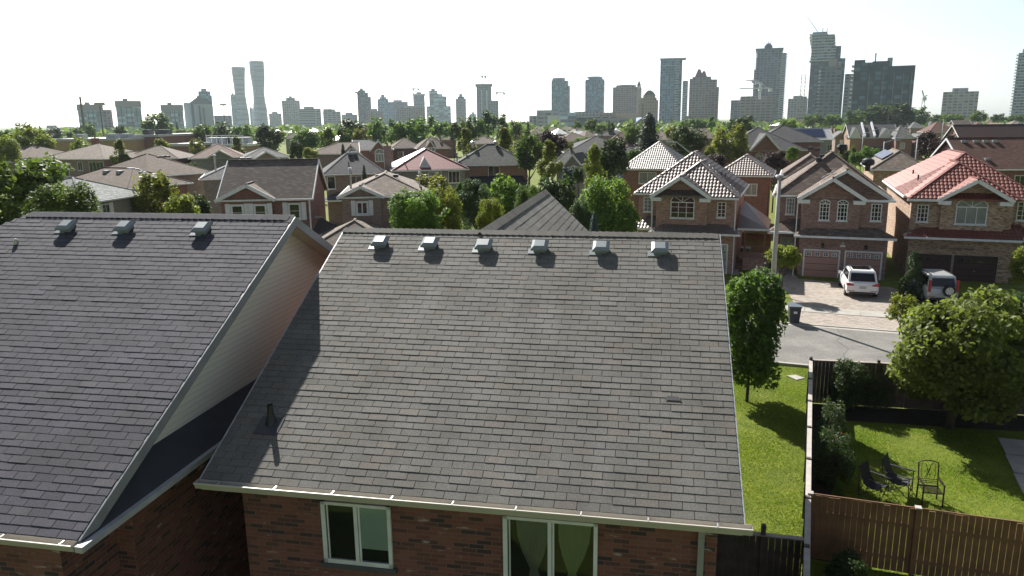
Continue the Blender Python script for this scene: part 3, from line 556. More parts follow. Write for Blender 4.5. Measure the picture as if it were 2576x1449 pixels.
# ------------------------------------------------------------------ three two-storey houses across the road, right
def across(name, label, ox, oy, wall, roof, x1=6.05, g=(0, 4.35), gz=6.92, back=11.5, annex='left', yaw=-20.5, trim=WHITE, g2=None, door=None, slope=.755, gwall_y=.5):
    h = House(name, label, ox, oy, yaw, wall, roof, trim)
    aw = 1.65
    X0, X1 = (-aw, x1) if annex == 'left' else (0, x1+aw)
    h.body(.3, x1-.1, .35, back, 0, 2.95); h.body(.3, x1-.25, .75, back, 2.95, 5.45); h.body(X0+.25 if annex == 'left' else x1-.3, .4 if annex == 'left' else X1-.25, 2.4, back-.6, 0, 5.45)
    h.body(g[0]+.35, g[1]-.3, gwall_y, 1.2, 3.15, 5.45)
    h.roof(X0, X1, 2.0, back+.3, 5.5, slope, 'y', 'hip', 'hip', cap=.2)
    fs, R0, R1, P = roof_faces(0, x1, 0, x1+1.4, 5.5, slope, 'y', 'hip', 'hip')
    for f in ([fs[0], fs[1], fs[2]] if g2 is None else []): slab(h.rm, f, .09)
    if g2 is None:
        for i in ((0, 3) if True else ()): pass
        h.rm.bar((0, 0, 5.6), (R0[0], R0[1], R0[2]+.12), .22, .07); h.rm.bar((x1, 0, 5.6), (R0[0], R0[1], R0[2]+.12), .22, .07); h.rm.bar((R0[0], R0[1], R0[2]+.12), (R0[0], R0[1]+3, R0[2]+.12), .22, .07)
    else: h.cross(0, x1, 5.5, g2, .35, 7.5, wall_y=.8)
    h.gm.box(g[1]-.05 if g[0] < .5 else -.08, x1+.1 if g[0] < .5 else g[0]+.05, -.11, 0, 5.4, 5.55)
    h.cross(g[0], g[1], 5.5, gz, -.3, 4.2, wall_y=gwall_y, th=.24)
    for sx, d in ((g[0]+.05, 1), (g[1]-.05, -1)): h.gm.ob((sx, -.28, 5.22), (d*.75, 0, 0), (0, .8, 0), (0, 0, .26))   # eave returns
    h.skirt(-.05, x1+.3, -.35, .75, 2.95, 3.55, l=True, r=annex == 'left')
    if annex == 'left': h.skirt(-aw-.2, .3, 1.1, 2.4, 2.95, 3.8, l=True, r=False)
    else: h.skirt(x1-.1, x1+aw+.2, 1.1, 2.4, 2.95, 3.7, l=False, r=True)
    return h
# metal-tiled house
R2 = across('metal_roofed_house', 'pinkish brick house under brown metal tiles with an arched bay window, across the road', 10.3, 55.4, BR['pink'], SH['mbrown'], gz=6.95, g=(-.08, 4.25))
R2.window('f', 1.32, 3.93, 1.72, 1.2, .5, nx=3, nz=3, arch=.62, frame=WHITE); R2.window('f', 4.62, 4.03, .62, 1.15, .75, nx=2, nz=4); R2.window('f', -1.02, 4.1, .66, 1.15, 2.4, nx=2, nz=4, pane=BLIND)
R2.tiles = TBROWN; R2.r = TBROWN; R2.finish()
def garage_door(h, x0, x1, zt, y, mat, zb=0, win=4, wmat=WHITE, winmat=None):
    m = MB().box(x0, x1, y-.03, y, zb, zt); g = m.build('garage_door', mat, h.e)
    fr = MB().box(x0-.1, x0, y-.06, y, zb, zt+.1).box(x1, x1+.1, y-.06, y, zb, zt+.1).box(x0, x1, y-.06, y, zt, zt+.1); fr.build('door_frame', wmat, g)
    for i in range(1, 4): MB().box(x0, x1, y-.036, y-.028, zb+(zt-zb)*i/4-.012, zb+(zt-zb)*i/4+.012).build('door_groove', DIM, g)
    w = (x1-x0)/win
    for i in range(win):
        a = x0+w*i+w*.18; b = a+w*.64; z0 = zt-.38; o = MB().box(a, b, y-.05, y-.03, z0, z0+.27).build('door_window', winmat or wmat, g)
        gm = MB()
        for ii in range(2):
            for jj in range(2): gm.box(a+.04+ii*(b-a-.06)/2, a+.04+(ii+1)*(b-a-.06)/2-.03, y-.056, y-.05, z0+.035+jj*.115, z0+.12+jj*.115)
        gm.build('pane', GLASS, o)
    MB().cyl(((x0+x1)/2, y-.06, zb+.75), ((x0+x1)/2, y-.03, zb+.75), .035, n=8).build('handle', STEEL, g)
garage_door(R2, 3.3, 5.45, 2.1, .35, paint('grey_door', (.3, .33, .34), .5)); garage_door(R2, .65, 2.9, 2.1, .35, MATS['grey_door'])
for x, y, z in ((4.7, 5.2, 6.6), (4.5, 4.3, 6.75)): MB().cyl((x, y, z-.2), (x, y, z+.35), .05).build('flue_pipe', DARKV, R2.roof_o)
MB().box(-.02, .05, .2, .27, 0, 5.4).build('downspout', WHITE, R2.e); MB().box(5.9, 5.97, .2, .27, 0, 5.4).build('downspout', WHITE, R2.e)
# side porch of it
pr = MB(); pr.poly((6.0, 4.2, 3.9), (8.2, 4.0, 3.1), (8.2, 8, 3.1), (6.0, 8, 4.6)); pr.poly((6, 2.2, 3.1), (8.2, 2.2, 3.1), (6.0, 4.2, 3.95)); pr.poly((8.2, 2.2, 3.1), (8.2, 8, 3.1), (6.0, 8, 4.6), (6., 4.2, 3.95)); pr.build('porch_roof', TBROWN, R2.e)
pm = MB(); pm.box(6., 8.25, 2.1, 2.2, 2.98, 3.12)
pm.build('porch_gutter', WHITE, R2.e); CED = paint('cedar_wood', (.22, .12, .075), .7, var=.25); pq = MB()
for x in (6.5, 7.9): pq.box(x, x+.13, 2.3, 2.43, .9, 3.0)
for i in range(12): pq.box(6.63+i*.1, 6.66+i*.1, 2.34, 2.38, .95, 1.75)
pq.box(6.5, 8.0, 2.32, 2.4, 1.75, 1.82); pq.box(6.2, 8.1, 2.3, 5, .75, .9); pq.build('porch_railing', CED, R2.e); MB().box(6.5, 8., 2.2, 2.29, 0, .9).build('porch_wall', BR['pink'], R2.e); st = MB()
for i in range(4): st.box(5.9, 6.45, 2.3+i*.28, 2.6+i*.28, i*.2, .2+i*.2)
st.build('porch_steps', CED, R2.e)
# brown-shingled house with two garage doors
R4 = across('shingle_roofed_house', 'brown brick house with red-brown shingles, twin gables and two pink garage doors', 20.0, 52.7, brick('dusky_pink_brick', [(.2, .115, .1), (.33, .19, .16), (.4, .245, .205)], (.26, .2, .17)), SH['weather'], g2=7.45)
for x in (1.45, 2.6): R4.window('f', x, 4.0, .68, 1.18, .5, nx=3, nz=4, arch=.75)
R4.window('f', 4.75, 4.02, .68, 1.2, .75, nx=3, nz=4); R4.window('f', -.78, 4.12, .62, 1.2, 2.4, nx=3, nz=4, pane=BLIND); R4.window('f', -1.0, .95, 1.1, 1.5, 2.4, nx=2, nz=1, pane=BLIND, frame=paint('tan_frame', (.4, .3, .2), .6))
R4.finish(); PINKD = paint('dusky_pink_door', (.42, .24, .2), .6, var=.05)
garage_door(R4, .72, 2.92, 1.86, .35, PINKD); garage_door(R4, 3.4, 5.6, 1.86, .35, PINKD)
nb = MB().box(2.98, 3.3, .30, .348, 2.2, 2.33).build('house_number', WHITE, R4.e); MB().cyl((3.14, .33, 2.45), (3.14, .35, 2.45), .09, n=14).build('wall_plaque', GREYTRIM, R4.e)
for x in (1.85, 4.6): 
    l_ = MB().box(x-.09, x+.09, .18, .34, 2.1, 2.3); l_.lathe((x, .25, 2.3), [(.13, 0), (.03, .12)], 6); l_.build('wall_lantern', BLACK, R4.e)
ro = R4.roof_o
for x, y, z in ((1.1, 4.9, 7.9), (1.35, 5.6, 8.1)): MB().box(x, x+.35, y, y+.4, z-.1, z+.2).build('roof_vent', DARKV, ro)
for i in range(3): MB().ob((1.5+i*.3, 2.0-i*.05, 6.75+i*.2), (.22, 0, .14), (0, .5, 0), (0, 0, .08)).build('roof_vent', DARKV, ro)
MB().lathe((4.6, 4.4, 7.2), [(.18, 0), (.18, .35), (.42, .45), (.45, .6), (.4, .8), (.2, .92)], 14).build('turbine_vent', BLACK, ro); MB().lathe((2.9, 6.6, 8.3), [(.16, 0), (.16, .25), (.36, .35), (.38, .55), (.3, .72)], 14).build('turbine_vent', BLACK, ro)
MB().box(-.02, .05, .2, .27, 0, 5.4).build('downspout', WHITE, R4.e)
# red-tiled house
R7 = across('red_tiled_house', 'mottled buff brick house under glossy red roof tiles with dark maroon garage doors', 27.1, 51.5, BR['buff'], SH['mred'], x1=6.6, g=(1.74, 6.15), gz=6.85, annex='right', slope=.68, back=16.5)
R7.window('f', 2.98, 3.86, 1.86, 1.2, .5, nx=3, nz=1, arch=.62, pane=BLIND); R7.window('f', .68, 3.9, .72, 1.2, .75, nx=3, nz=4); R7.window('f', 6.95, 4.0, .7, 1.3, 2.4, nx=2, nz=4)
R7.tiles = TRED; R7.r = TRED; R7.finish(); MAR = paint('maroon_door', (.05, .018, .018), .5, var=.1)
garage_door(R7, .9, 2.92, 1.66, .35, MAR, zb=-.05, wmat=BLACK, winmat=MAR); garage_door(R7, 3.28, 5.65, 1.66, .35, MAR, zb=-.05, wmat=BLACK, winmat=MAR)
for x, y, z in ((1.4, 10., 6.45), (1.2, 5.6, 6.35)): MB().cyl((x, y, z-.1), (x, y, z+.45), .06).build('flue_pipe', DARKV, R7.roof_o)
for x, y in ((1.0, 5.9), (1.3, 5.2), (2.2, 10.8)): MB().box(x, x+.3, y, y+.16, 5.5+.68*x+.1, 5.5+.68*x+.18).build('snow_guard', DARKV, R7.roof_o)
fc = bpy.data.curves.new('house_script', 'FONT'); fc.body = '431 Hillmay Drive'; fc.size = .27; fc.shear = .5; fc.extrude = .012; fc.align_x = 'CENTER'; fo = bpy.data.objects.new('tmp', fc); COL.objects.link(fo)
bpy.context.view_layer.update(); me = bpy.data.meshes.new_from_object(fo); bpy.data.objects.remove(fo)
ho = bpy.data.objects.new('house_lettering', me); COL.objects.link(ho); ho.parent = R7.e; ho.location = (3.25, .33, 2.12); ho.rotation_euler = (rad(90), 0, 0); ho.scale = (1.05, .75, 1); me.materials.append(BLACK)

# ------------------------------------------------------------------ the houses further off: eaves surveyed by sight line
def survey(xl, xr, ym, yaw, ze):
    M = at_z((xl+xr)/2, ym, ze)[:2]; a = rad(yaw); u = np.array([math.cos(a), math.sin(a)]); out = []
    for x in (xl, xr):
        d = ray(x, ym)[:2]; t, s = np.linalg.solve(np.array([[d[0], -u[0]], [d[1], -u[1]]]), M); out.append(s)
    return M+u*out[0], out[1]-out[0]
def mh(label, xl, xr, ym, yaw, depth, slope, roof, wall, axis='x', e0='hip', e1='hip', ze=5.5, name='brick_house', wins=(), inset=.35, trim=WHITE, group=None, cap=.16, zl=0, fin=True, cat='house'):
    O, w = survey(xl, xr, ym, yaw, ze)
    h = House(name, label, O[0], O[1], yaw, BR[wall] if isinstance(wall, str) else wall, SH[roof] if isinstance(roof, str) else roof, trim, cat, group); h.W = w; h.D = depth
    h.body(inset, w-inset, inset, depth-inset, zl, ze-.05)
    h.roof(0, w, 0, depth, ze, slope, axis, e0, e1, cap=cap)
    for q in wins:
        face, p, z, ww, hh = q[:5]; kw = q[5] if len(q) > 5 else {}
        if face == 'f': h.window('f', p*w, z, ww, hh, inset, **kw)
        elif face == 'r': h.window('r', p*depth, z, ww, hh, w-inset, **kw)
        else: h.window('l', p*depth, z, ww, hh, inset, **kw)
    if fin: h.finish()
    return h
BL = dict(pane=BLIND); NS = dict(nx=1)
# left side
def hw(label, x, y, yaw, w, d, slope, roof, wall, axis='x', e0='hip', e1='hip', ze=5.5, name='brick_house', trim=WHITE, group=None, cat='house', cap=.16, inset=.35):
    h = House(name, label, x, y, yaw, BR[wall] if isinstance(wall, str) else wall, SH[roof] if isinstance(roof, str) else roof, trim, cat, group); h.W, h.D = w, d
    h.body(inset, w-inset, inset, d-inset, 0, ze-.05); h.roof(0, w, 0, d, ze, slope, axis, e0, e1, cap=cap); return h
n = at_z(215, 512, 5.5); h = hw('pale grey hipped house half hidden by the leafy tree nearest the road bend', n[0]-7.6, n[1]+1.3, -10, 7.6, 7.3, .42, 'lgrey', 'grey'); h.window('r', 2.2, 3.9, .9, 1.3, 7.25, shutters=.35); h.finish()
h = mh('long hipped brown-grey house with two white roof vents and a red brick end', 120, 318, 472, -26, 7.2, .42, 'brown', 'red', fin=False)
for k in (.45, .62, .9): h.vent(h.W*k, 2.7, 6.62, .5, LIGHTV)
h.finish()
h = mh('hipped grey-brown house with dark slots near its peak, behind the long hipped one', 210, 372, 444, -26, 9, .42, 'brown', 'brown', axis='y', fin=False)
for k in (1, 1.7, 2.4): h.vent(h.W*.58, 4.2+k, 7.3, .4)
h.vent(h.W*.42, 2.9, 6.7, .4, LIGHTV); h.vent(h.W*.5, 3.3, 6.9, .35); h.finish()
h = mh('hipped tan-grey house with a big paned window and brick chimney before the long store', 96, 262, 401, -14, 13, .36, 'tan', 'brown', wins=[('f', .74, 3.4, 3.0, 1.7, dict(nx=4)), ('f', .57, 3.6, 1.0, 1.5, {}), ('f', .3, 2.6, 1.8, 2.2, {})], fin=False); h.chimney(h.W*.3, 9, 5, 8.8, 1.0, .8, BR['red']); h.finish()
h = mh('red brick house with a white bay window and hipped brown roof', 297, 449, 400, 2, 9.5, .42, 'tan', 'red', wins=[('f', .47, 3.5, .9, 1.3, {}), ('f', .77, 3.6, 1.8, 1.2, dict(nx=3))], fin=False)
h.cross(-.6, h.W*.36, 5.3, 6.6, -1.2, 4, wall_y=-.8); h.body(-.2, h.W*.33, -.8, .6, 0, 5.3); h.window('f', h.W*.06, 2.3, 2.4, 2.6, -.8, nx=3, fwid=.2); h.finish()
h = mh('small red brick garage with a white door and shallow brown gable roof', 388, 452, 437, 8, 6, .4, 'tan', 'red', axis='y', e0='gable', e1='gable', ze=3.2, fin=False, name='garage', cat='garage'); h.window('f', h.W*.25, 0, h.W*.5, 2.0, .35, nx=1, pane=WHITE, sill=False); h.finish()
h = mh('beige sided house with a peach hipped roof and low front gable', 474, 618, 398, 18, 11, .4, 'peach', 'grey', fin=False); h.cross(h.W*.3, h.W*.8, 5.5, 6.8, -.8, 4, wall_y=-.3); h.finish()
n = at_z(508.6, 451.8, 5.5); h = hw('tall grey brick house with a long steel flue on its grey hipped roof', n[0]-.2, n[1]-.2, 18, 8.6, 9.5, .42, 'grey', 'grey', axis='y'); h.pipe(-.0+1.4, 4.6, 6.0, 1.7, .09, STEEL, True); h.pipe(2.6, 1.2, 6.0, .7, .07); h.vent(4.3, 4.0, 7.2, .5); h.vent(4.9, 4.2, 7.2, .5); h.window('l', 5, 3.9, .5, 1.4, .35, nx=1); h.finish()
h = mh('low grey hipped roof house between the paler roofs and the store', 610, 733, 397, 24, 9, .35, 'grey', 'brown', fin=False); h.cross(h.W*.2, h.W*.75, 5.3, 6.5, -1, 3); h.finish()
# red brick gabled house with shutters
H9 = House('shuttered_house', 'red brick gable-roofed house with white shutters on three front windows', -21.8, 56.1, 5, BR['red'], shingle('coarse_brown_shingles', (.15, .12, .1), (.22, .18, .15)))
H9.body(.25, 6.7, .35, 7.55, 0, 5.45); H9.roof(0, 6.95, 0, 7.9, 5.5, .68, 'x', 'gable', 'gable', inset=.25); H9.cross(-.05, 4.3, 5.5, 6.62, -.4, 2.4, wall_y=.0, xap=2.3, th=.26); H9.body(.3, 4.0, .0, .5, 0, 5.45)
for x, y in ((.95, -.0), (2.62, 0), (5.05, .35)): H9.window('f', x, 3.95, .95, 1.25, y, nx=1, nz=2, shutters=.36, fwid=.14)
H9.gm.box(6.62, 6.72, .2, .3, 0, 5.4); H9.finish(); H9.wall_o.name = 'brick_wall'
MB().cyl((6.72, 1.7, 3.9), (6.95, 1.5, 4.1), .02).lathe((7.0, 1.6, 3.8), [(.05, 0), (.3, .12), (.33, .16)], 12).build('satellite_dish', GREYTRIM, H9.e)
MB().poly((6.7, .3, 2.9), (8.4, .3, 2.6), (8.4, 4.5, 2.6), (6.7, 4.5, 3.6)).build('side_porch_roof', SH['black'], H9.e)
# tan roofed house with two dark chimneys
H11 = House('shuttered_house', 'brown brick house with a low tan hipped roof, twin dark vents and a tall flue', -13.1, 57.3, 7, BR['brown'], shingle('patched_tan_shingles', (.21, .17, .14), (.29, .24, .2)))
H11.body(.25, 6.6, .35, 10.2, 0, 5.45); H11.roof(0, 6.85, 0, 10.5, 5.5, .42, 'y'); H11.cross(-.05, 3.5, 5.5, 6.32, -.35, 2.3, wall_y=.05, th=.24); H11.body(.3, 3.2, .05, .5, 0, 5.45)
H11.window('f', 1.3, 4.15, .95, 1.05, .05, nx=2, shutters=.32, fwid=.14); H11.window('f', 4.9, 4.15, .95, 1.05, .35, nx=2, shutters=.32, fwid=.14)
H11.skirt(-.1, 4.5, -1.4, .35, 2.5, 3.2); H11.vent(2.9, 3.7, 6.7, .42); H11.vent(4.3, 3.7, 6.7, .42); H11.pipe(.9, 1.5, 6.0, 1.5, .07, STEEL, True); H11.pipe(6.2, 3.2, 5.8, 1.2, .05, STEEL, True); H11.pipe(6.3, 1.6, 5.8, .3); H11.finish()
n = at_z(905, 585, 3.0)[:2]; h = House('garage', 'tan hipped garage roof peeping out between the two nearest roofs', -13.6, 50.2, 6, BR['brown'], SH['tan']); h.body(.3, 5.3, .3, 6.2, 0, 2.75); h.roof(0, 5.6, 0, 6.5, 2.8, .5, 'y'); h.finish(); h.e['category'] = 'garage'
h = mh('dark grey hipped house with three capped vents and a dark side porch', 812, 972, 438, 14, 10.5, .48, 'dgrey', 'brown', wins=[('f', .06, 3.9, .9, 1.4, NS), ('f', .42, 4.0, 1.3, 1.3, {})], fin=False); h.vent(h.W*.46, 3.9, 7.5, .5, LIGHTV); h.vent(h.W*.54, 4.0, 7.5, .5, LIGHTV); h.pipe(h.W*.42, 1.5, 6.3, .5); h.skirt(-.3, h.W*.5, -1.8, .35, 2.8, 3.6); h.finish()
# red metal roof, glare on its left slope painted in with white tiles
n = at_z(1000, 430, 5.5); H12 = House('metal_roofed_house', 'grey house with a red metal roof whose glare is painted white on one slope', n[0]-.6, n[1]-.2, 12, BR['grey'], SH['mwhite']); w_ = 9.0
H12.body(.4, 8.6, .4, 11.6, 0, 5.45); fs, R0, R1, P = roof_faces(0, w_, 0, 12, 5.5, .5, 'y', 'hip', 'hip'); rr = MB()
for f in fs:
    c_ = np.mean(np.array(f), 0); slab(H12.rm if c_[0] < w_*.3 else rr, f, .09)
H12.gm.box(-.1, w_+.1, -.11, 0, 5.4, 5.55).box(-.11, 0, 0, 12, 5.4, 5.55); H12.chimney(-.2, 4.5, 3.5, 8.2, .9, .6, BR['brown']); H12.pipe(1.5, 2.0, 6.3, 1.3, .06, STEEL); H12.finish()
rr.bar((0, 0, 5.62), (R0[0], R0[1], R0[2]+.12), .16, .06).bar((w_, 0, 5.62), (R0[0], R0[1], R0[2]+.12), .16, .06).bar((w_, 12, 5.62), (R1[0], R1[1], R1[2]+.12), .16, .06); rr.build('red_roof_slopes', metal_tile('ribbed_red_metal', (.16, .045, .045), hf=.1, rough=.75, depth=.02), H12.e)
dm = MB(); dm.poly((3.2, .4, 5.8), (4.6, .4, 5.8), (3.9, 1.0, 7.0)); dm.poly((3.2, .4, 5.8), (3.9, 1.0, 7.0), (3.9, 3.2, 7.05)); dm.poly((4.6, .4, 5.8), (3.9, 1.0, 7.0), (3.9, 3.2, 7.05)); dm.build('dormer', SH['mwhite'], H12.e)
H12.window('f', 4.2, 3.7, 1.6, 1.6, .4, nx=2, pane=BLIND); H12.window('f', 6.6, 3.9, 1.4, 1.4, .4, nx=3)
n = at_z(1139.6, 417.4, 5.5); H13 = House('brick_house', 'orange brick house with two turbine vents on a grey-green roof and a glazed lean-to', n[0], n[1]+.2, 3, BR['orange'], SH['green'])
H13.body(.4, 9.6, .4, 8.6, 0, 5.45); H13.roof(0, 10, 0, 9, 5.5, .55, 'x'); H13.turbine(2.6, 4.2, 7.8); H13.turbine(5.7, 4.2, 7.8); H13.pipe(.5, 1.6, 6.0, .9, .07, DARKV, True); H13.vent(1.8, 2.0, 6.6, .3, LIGHTV); H13.chimney(9.0, .9, 3.0, 8.1, 1.2, .7, BR['brown'])
H13.window('f', 4.5, 3.9, 1.5, 1.5, .4); H13.window('f', .1, 3.9, .1, .1, .4); H13.finish(); MB().poly((2.6, -2.6, 2.7), (9.8, -2.6, 2.7), (9.0, .38, 4.1), (2.2, .38, 4.1)).poly((2.6, -2.6, 2.7), (2.2, .38, 4.1), (2.2, .38, 2.6)).build('lean_to_roof', SH['black'], H13.e); MB().box(5.0, 6.9, -1.9, -.4, 3.6, 3.66).build('skylight', LIGHTV, H13.e); MB().box(2.7, 9.6, -2.4, .38, 0, 2.65).build('lean_to', WHITE, H13.e)
h = mh('brown shingled house with a side gable over a wide triple window', 775, 905, 388, 12, 11, .35, 'brown', 'brown', e1='gable', fin=False); h.cross(h.W*.62, h.W*1.04, 5.3, 7.2, -1.8, 4, wall_y=-1.5); h.body(h.W*.66, h.W*1.0, -1.5, .5, 0, 5.3); h.window('f', h.W*.74, 2.2, 2.8, 2.4, -1.5, nx=3, fwid=.2); h.finish()
h = mh('grey roofed brick house with a tall arched window under its small gable', 886, 990, 378, 10, 10, .4, 'grey', 'red', fin=False, e0='gable'); h.cross(h.W*.42, h.W*.85, 5.3, 7.4, -1.4, 4, wall_y=-1.1); h.body(h.W*.46, h.W*.82, -1.1, .5, 0, 5.3); h.window('f', h.W*.54, 3.2, 1.9, 1.7, -1.1, nx=3, arch=.9, fwid=.16, pane=BLIND); h.finish()
h = mh('brown hipped house with small windows next to the grey gable', 985, 1062, 373, 14, 10, .42, 'brown', 'red', wins=[('f', .2, 3.6, 1.3, 1.2, {}), ('f', .7, 3.6, .8, 1.2, NS)])
h = mh('brown hipped house with a tall white dormer window beside the pointed tree', 1050, 1134, 374, 14, 10, .5, 'brown', 'red', fin=False); h.cross(h.W*.25, h.W*.5, 5.8, 7.2, -.6, 3, wall_y=-.4); h.window('f', h.W*.3, 3.0, 1.6, 2.8, -.4, nx=2, pane=BLIND, fwid=.16); h.body(h.W*.28, h.W*.48, -.4, .5, 2.5, 5.8); h.vent(h.W*.5, 2.5, 7., .5, LIGHTV); h.vent(h.W*.75, 2.2, 6.7, .5, LIGHTV); h.finish()
for lb, a in (('small grey-brown roof behind the dormer house, under the tall trees', (1092, 1150, 352, 10, 9, .4, 'brown', 'red')), ('tan hipped roof between the two pointed yellow-green trees', (1186, 1262, 362, 12, 9, .4, 'tan', 'brown')),
 ('brown gabled roof left of the dark trees by the store', (716, 758, 349, 15, 9, .5, 'brown', 'grey')), ('dark grey hipped roof showing at the far left edge behind trees', (-40, 62, 398, -20, 12, .35, 'brown', 'brown')),
 ('brown hipped roof behind the purple-leaved trees', (1408, 1500, 357, 10, 12, .4, 'brown', 'brown')), ('pale grey hipped roof behind the brown one, beside the red chimney', (1425, 1506, 345, 8, 10, .4, 'mwhite', 'grey')),
 ('long dark grey roof beyond the purple trees', (1500, 1590, 341, 5, 12, .35, 'dgrey', 'brown')), ('red tiled roof peak behind the dense dark round tree', (1516, 1612, 371, -5, 12, .5, 'red', 'grey')),
 ('pale roof beside the big spruce in the middle distance', (1640, 1700, 352, 0, 12, .4, 'tan', 'grey'))):
    mh(lb, *a)
h = mh('wide dark hipped roof behind the yellow columnar tree', 1425, 1608, 383, 6, 13, .4, 'dgrey', 'grey', fin=False); h.finish()
h = mh('steep little grey gable with a half-round window between the tall trees', 1418, 1462, 415, -18, 6, 1.15, 'dgrey', 'grey', axis='y', e0='gable', e1='gable', fin=False); h.window('f', h.W*.36, 4.9, .9, .1, .3, arch=.9, pane=WHITE); h.finish()
h = mh('olive roofed wing next to the steep little gable', 1392, 1440, 412, -18, 7, .5, 'green', 'grey')
# right group, behind the three houses
h = mh('metal-tiled red brick house behind the arched one, its tiled slope glinting', 1560, 1722, 427, -20.5, 9.5, .62, TGREY, 'red', wins=[('f', .29, 3.9, 2.0, 1.3, BL)], cap=.24, fin=False); h.tiles = TGREY; h.finish()
h = mh('red brick house with a steep pyramid of metal tiles, right of the arched house', 1797, 1944, 443, -20.5, 8.0, .66, TBROWN, 'red', wins=[('f', .44, 3.6, 1.7, 1.15, dict(nx=3, pane=BLIND))], cap=.24, axis='y', fin=False); h.tiles = TBROWN; h.finish()
h = mh('brown-shingled hipped house directly behind the twin-gabled one', 1962, 2112, 446, -20.5, 10, .72, 'weather', 'pink', axis='y', ze=5.5, fin=False); h.vent(h.W*.5, 4.5, 7.9, .5); h.vent(h.W*.62, 4.5, 7.8, .5); h.finish()
h = mh('grey-tan hipped house with a dark strip of panels on its roof and a buff wall', 2190, 2345, 428, -20.5, 13, .62, 'tan', 'buff', axis='y', fin=False); h.vent(h.W*.5, 5.2, 8.4, .6, LIGHTV); h.finish()
MB().ob((1.2, 2.6, 6.5), (1.1, 0, .68), (0, 9.0, 0), (0, 0, .06)).build('solar_panel', paint('blue_black_panel', (.03, .035, .07), .3), h.roof_o)
h = mh('big chestnut-brown gable roof with four square vents in a row', 2428, 2640, 427, -6, 10, .62, 'chest', 'red', e0='gable', e1='gable', wins=[('f', .62, 3.2, 1.7, 1.7, dict(nx=3))], fin=False)
for x in (.18, .33, .45, .57): h.vent(h.W*x, 4.4, 8.15, .5, LIGHTV)
h.vent(h.W*.33, 1.5, 6.4, .45, LIGHTV); h.finish()
# house with white tiled roof and solar panels, dark gabled house
h = mh('dark grey hipped house with a white-edged brick gable and two arched windows', 1815, 2030, 379, -8, 15, .52, 'dgrey', 'red', fin=False); gx = h.W*.33; h.cross(gx, gx+h.W*.36, 5.5, 8.4, -.6, 7, wall_y=-.2, th=.3)
for k in (.08, .26): h.window('f', gx+h.W*k, 3.4, 1.3, 1.2, .35, arch=.8, nx=3)
h.finish()
h = mh('charcoal hipped roof stepping up behind the brick gable', 1900, 2070, 357, -8, 12, .5, 'dgrey', 'red', ze=6.5)
h = mh('grey brick house with a white tiled roof carrying a bank of blue solar panels', 1990, 2098, 352, -8, 9, .62, 'mwhite', 'grey', e0='gable', e1='gable', fin=False); h.window('f', h.W*.86, 2.6, 1.2, 1.8, .35); h.finish()
MB().ob((.4, .9, 6.25), (h.W*.78, 0, 0), (0, 3.0, 1.86), (0, 0, .08)).build('solar_panel', paint('deep_blue_panel', (.012, .025, .07), .25), h.roof_o)
h = mh('grey peaked house with a white boarded bay facing the trees', 2099, 2137, 345, -14, 10, .8, 'grey', 'brown', axis='y', e0='gable', fin=False); h.body(h.W*.3, h.W*.9, -.8, .4, 0, 5); h.window('f', h.W*.35, .5, h.W*.5, 4.3, -.8, nx=3, pane=GSID, fwid=.2); h.finish()
h = mh('brick townhouse row with white triangular gables under a slate-grey roof', 2136, 2262, 347, -14, 13, .55, 'dgrey', 'orange', e0='gable', e1='gable', ze=5.5, fin=False, name='townhouse_row'); wgs = [MB(), MB()]
for (a, b, zt), wg in zip(((0, .22, 8.3), (.58, .86, 8.0)), wgs): h.cross(h.W*a, h.W*b, 5.5, zt, -.5, 6, wall_y=-.3, wall=wg, th=.3)
h.gm.ob((h.W*.3, -.1, 5.7), (.45, 0, 0), (0, 6.2, 3.5), (0, 0, .5)); h.gm.ob((h.W*.5, -.1, 5.7), (.45, 0, 0), (0, 6.4, 3.6), (0, 0, .5))
for k in (.34, .62, .7, .92): h.window('f', h.W*k, 2.6, 1.2, 1.9, .35)
h.finish(); [wg.build('gable_siding', GSID, h.e) for wg in wgs]; MB().box(h.W*.25, h.W+.2, .2, .34, 0, 5.4).build('dark_brick_front', BR['red'], h.e); MB().poly((h.W*.25, -2, 2.6), (h.W, -2, 2.6), (h.W, .2, 3.2), (h.W*.25, .2, 3.2)).build('porch_roof', SH['grey'], h.e)
h = mh('grey hipped house at the end of the townhouse row', 2252, 2300, 348, -14, 11, .6, 'grey', 'red', wins=[('f', .3, 2.8, 1.2, 1.6, {})]); h = mh('grey gabled brick house beside the purple-leaved trees', 2300, 2330, 347, -14, 9, .7, 'grey', 'red', axis='y', e0='gable')
h = mh('orange-brown hipped house with a buff wall and white garage behind the purple trees', 2337, 2410, 333, -12, 14, .55, 'chest', 'orange', wins=[('f', .45, 1.5, 3.2, 3.4, dict(pane=GSID))])
h = mh('steep brown house with a broad white rake, above the orange-brown one', 2373, 2407, 331, -12, 12, 1.1, 'chest', GSID, axis='y', e0='gable')
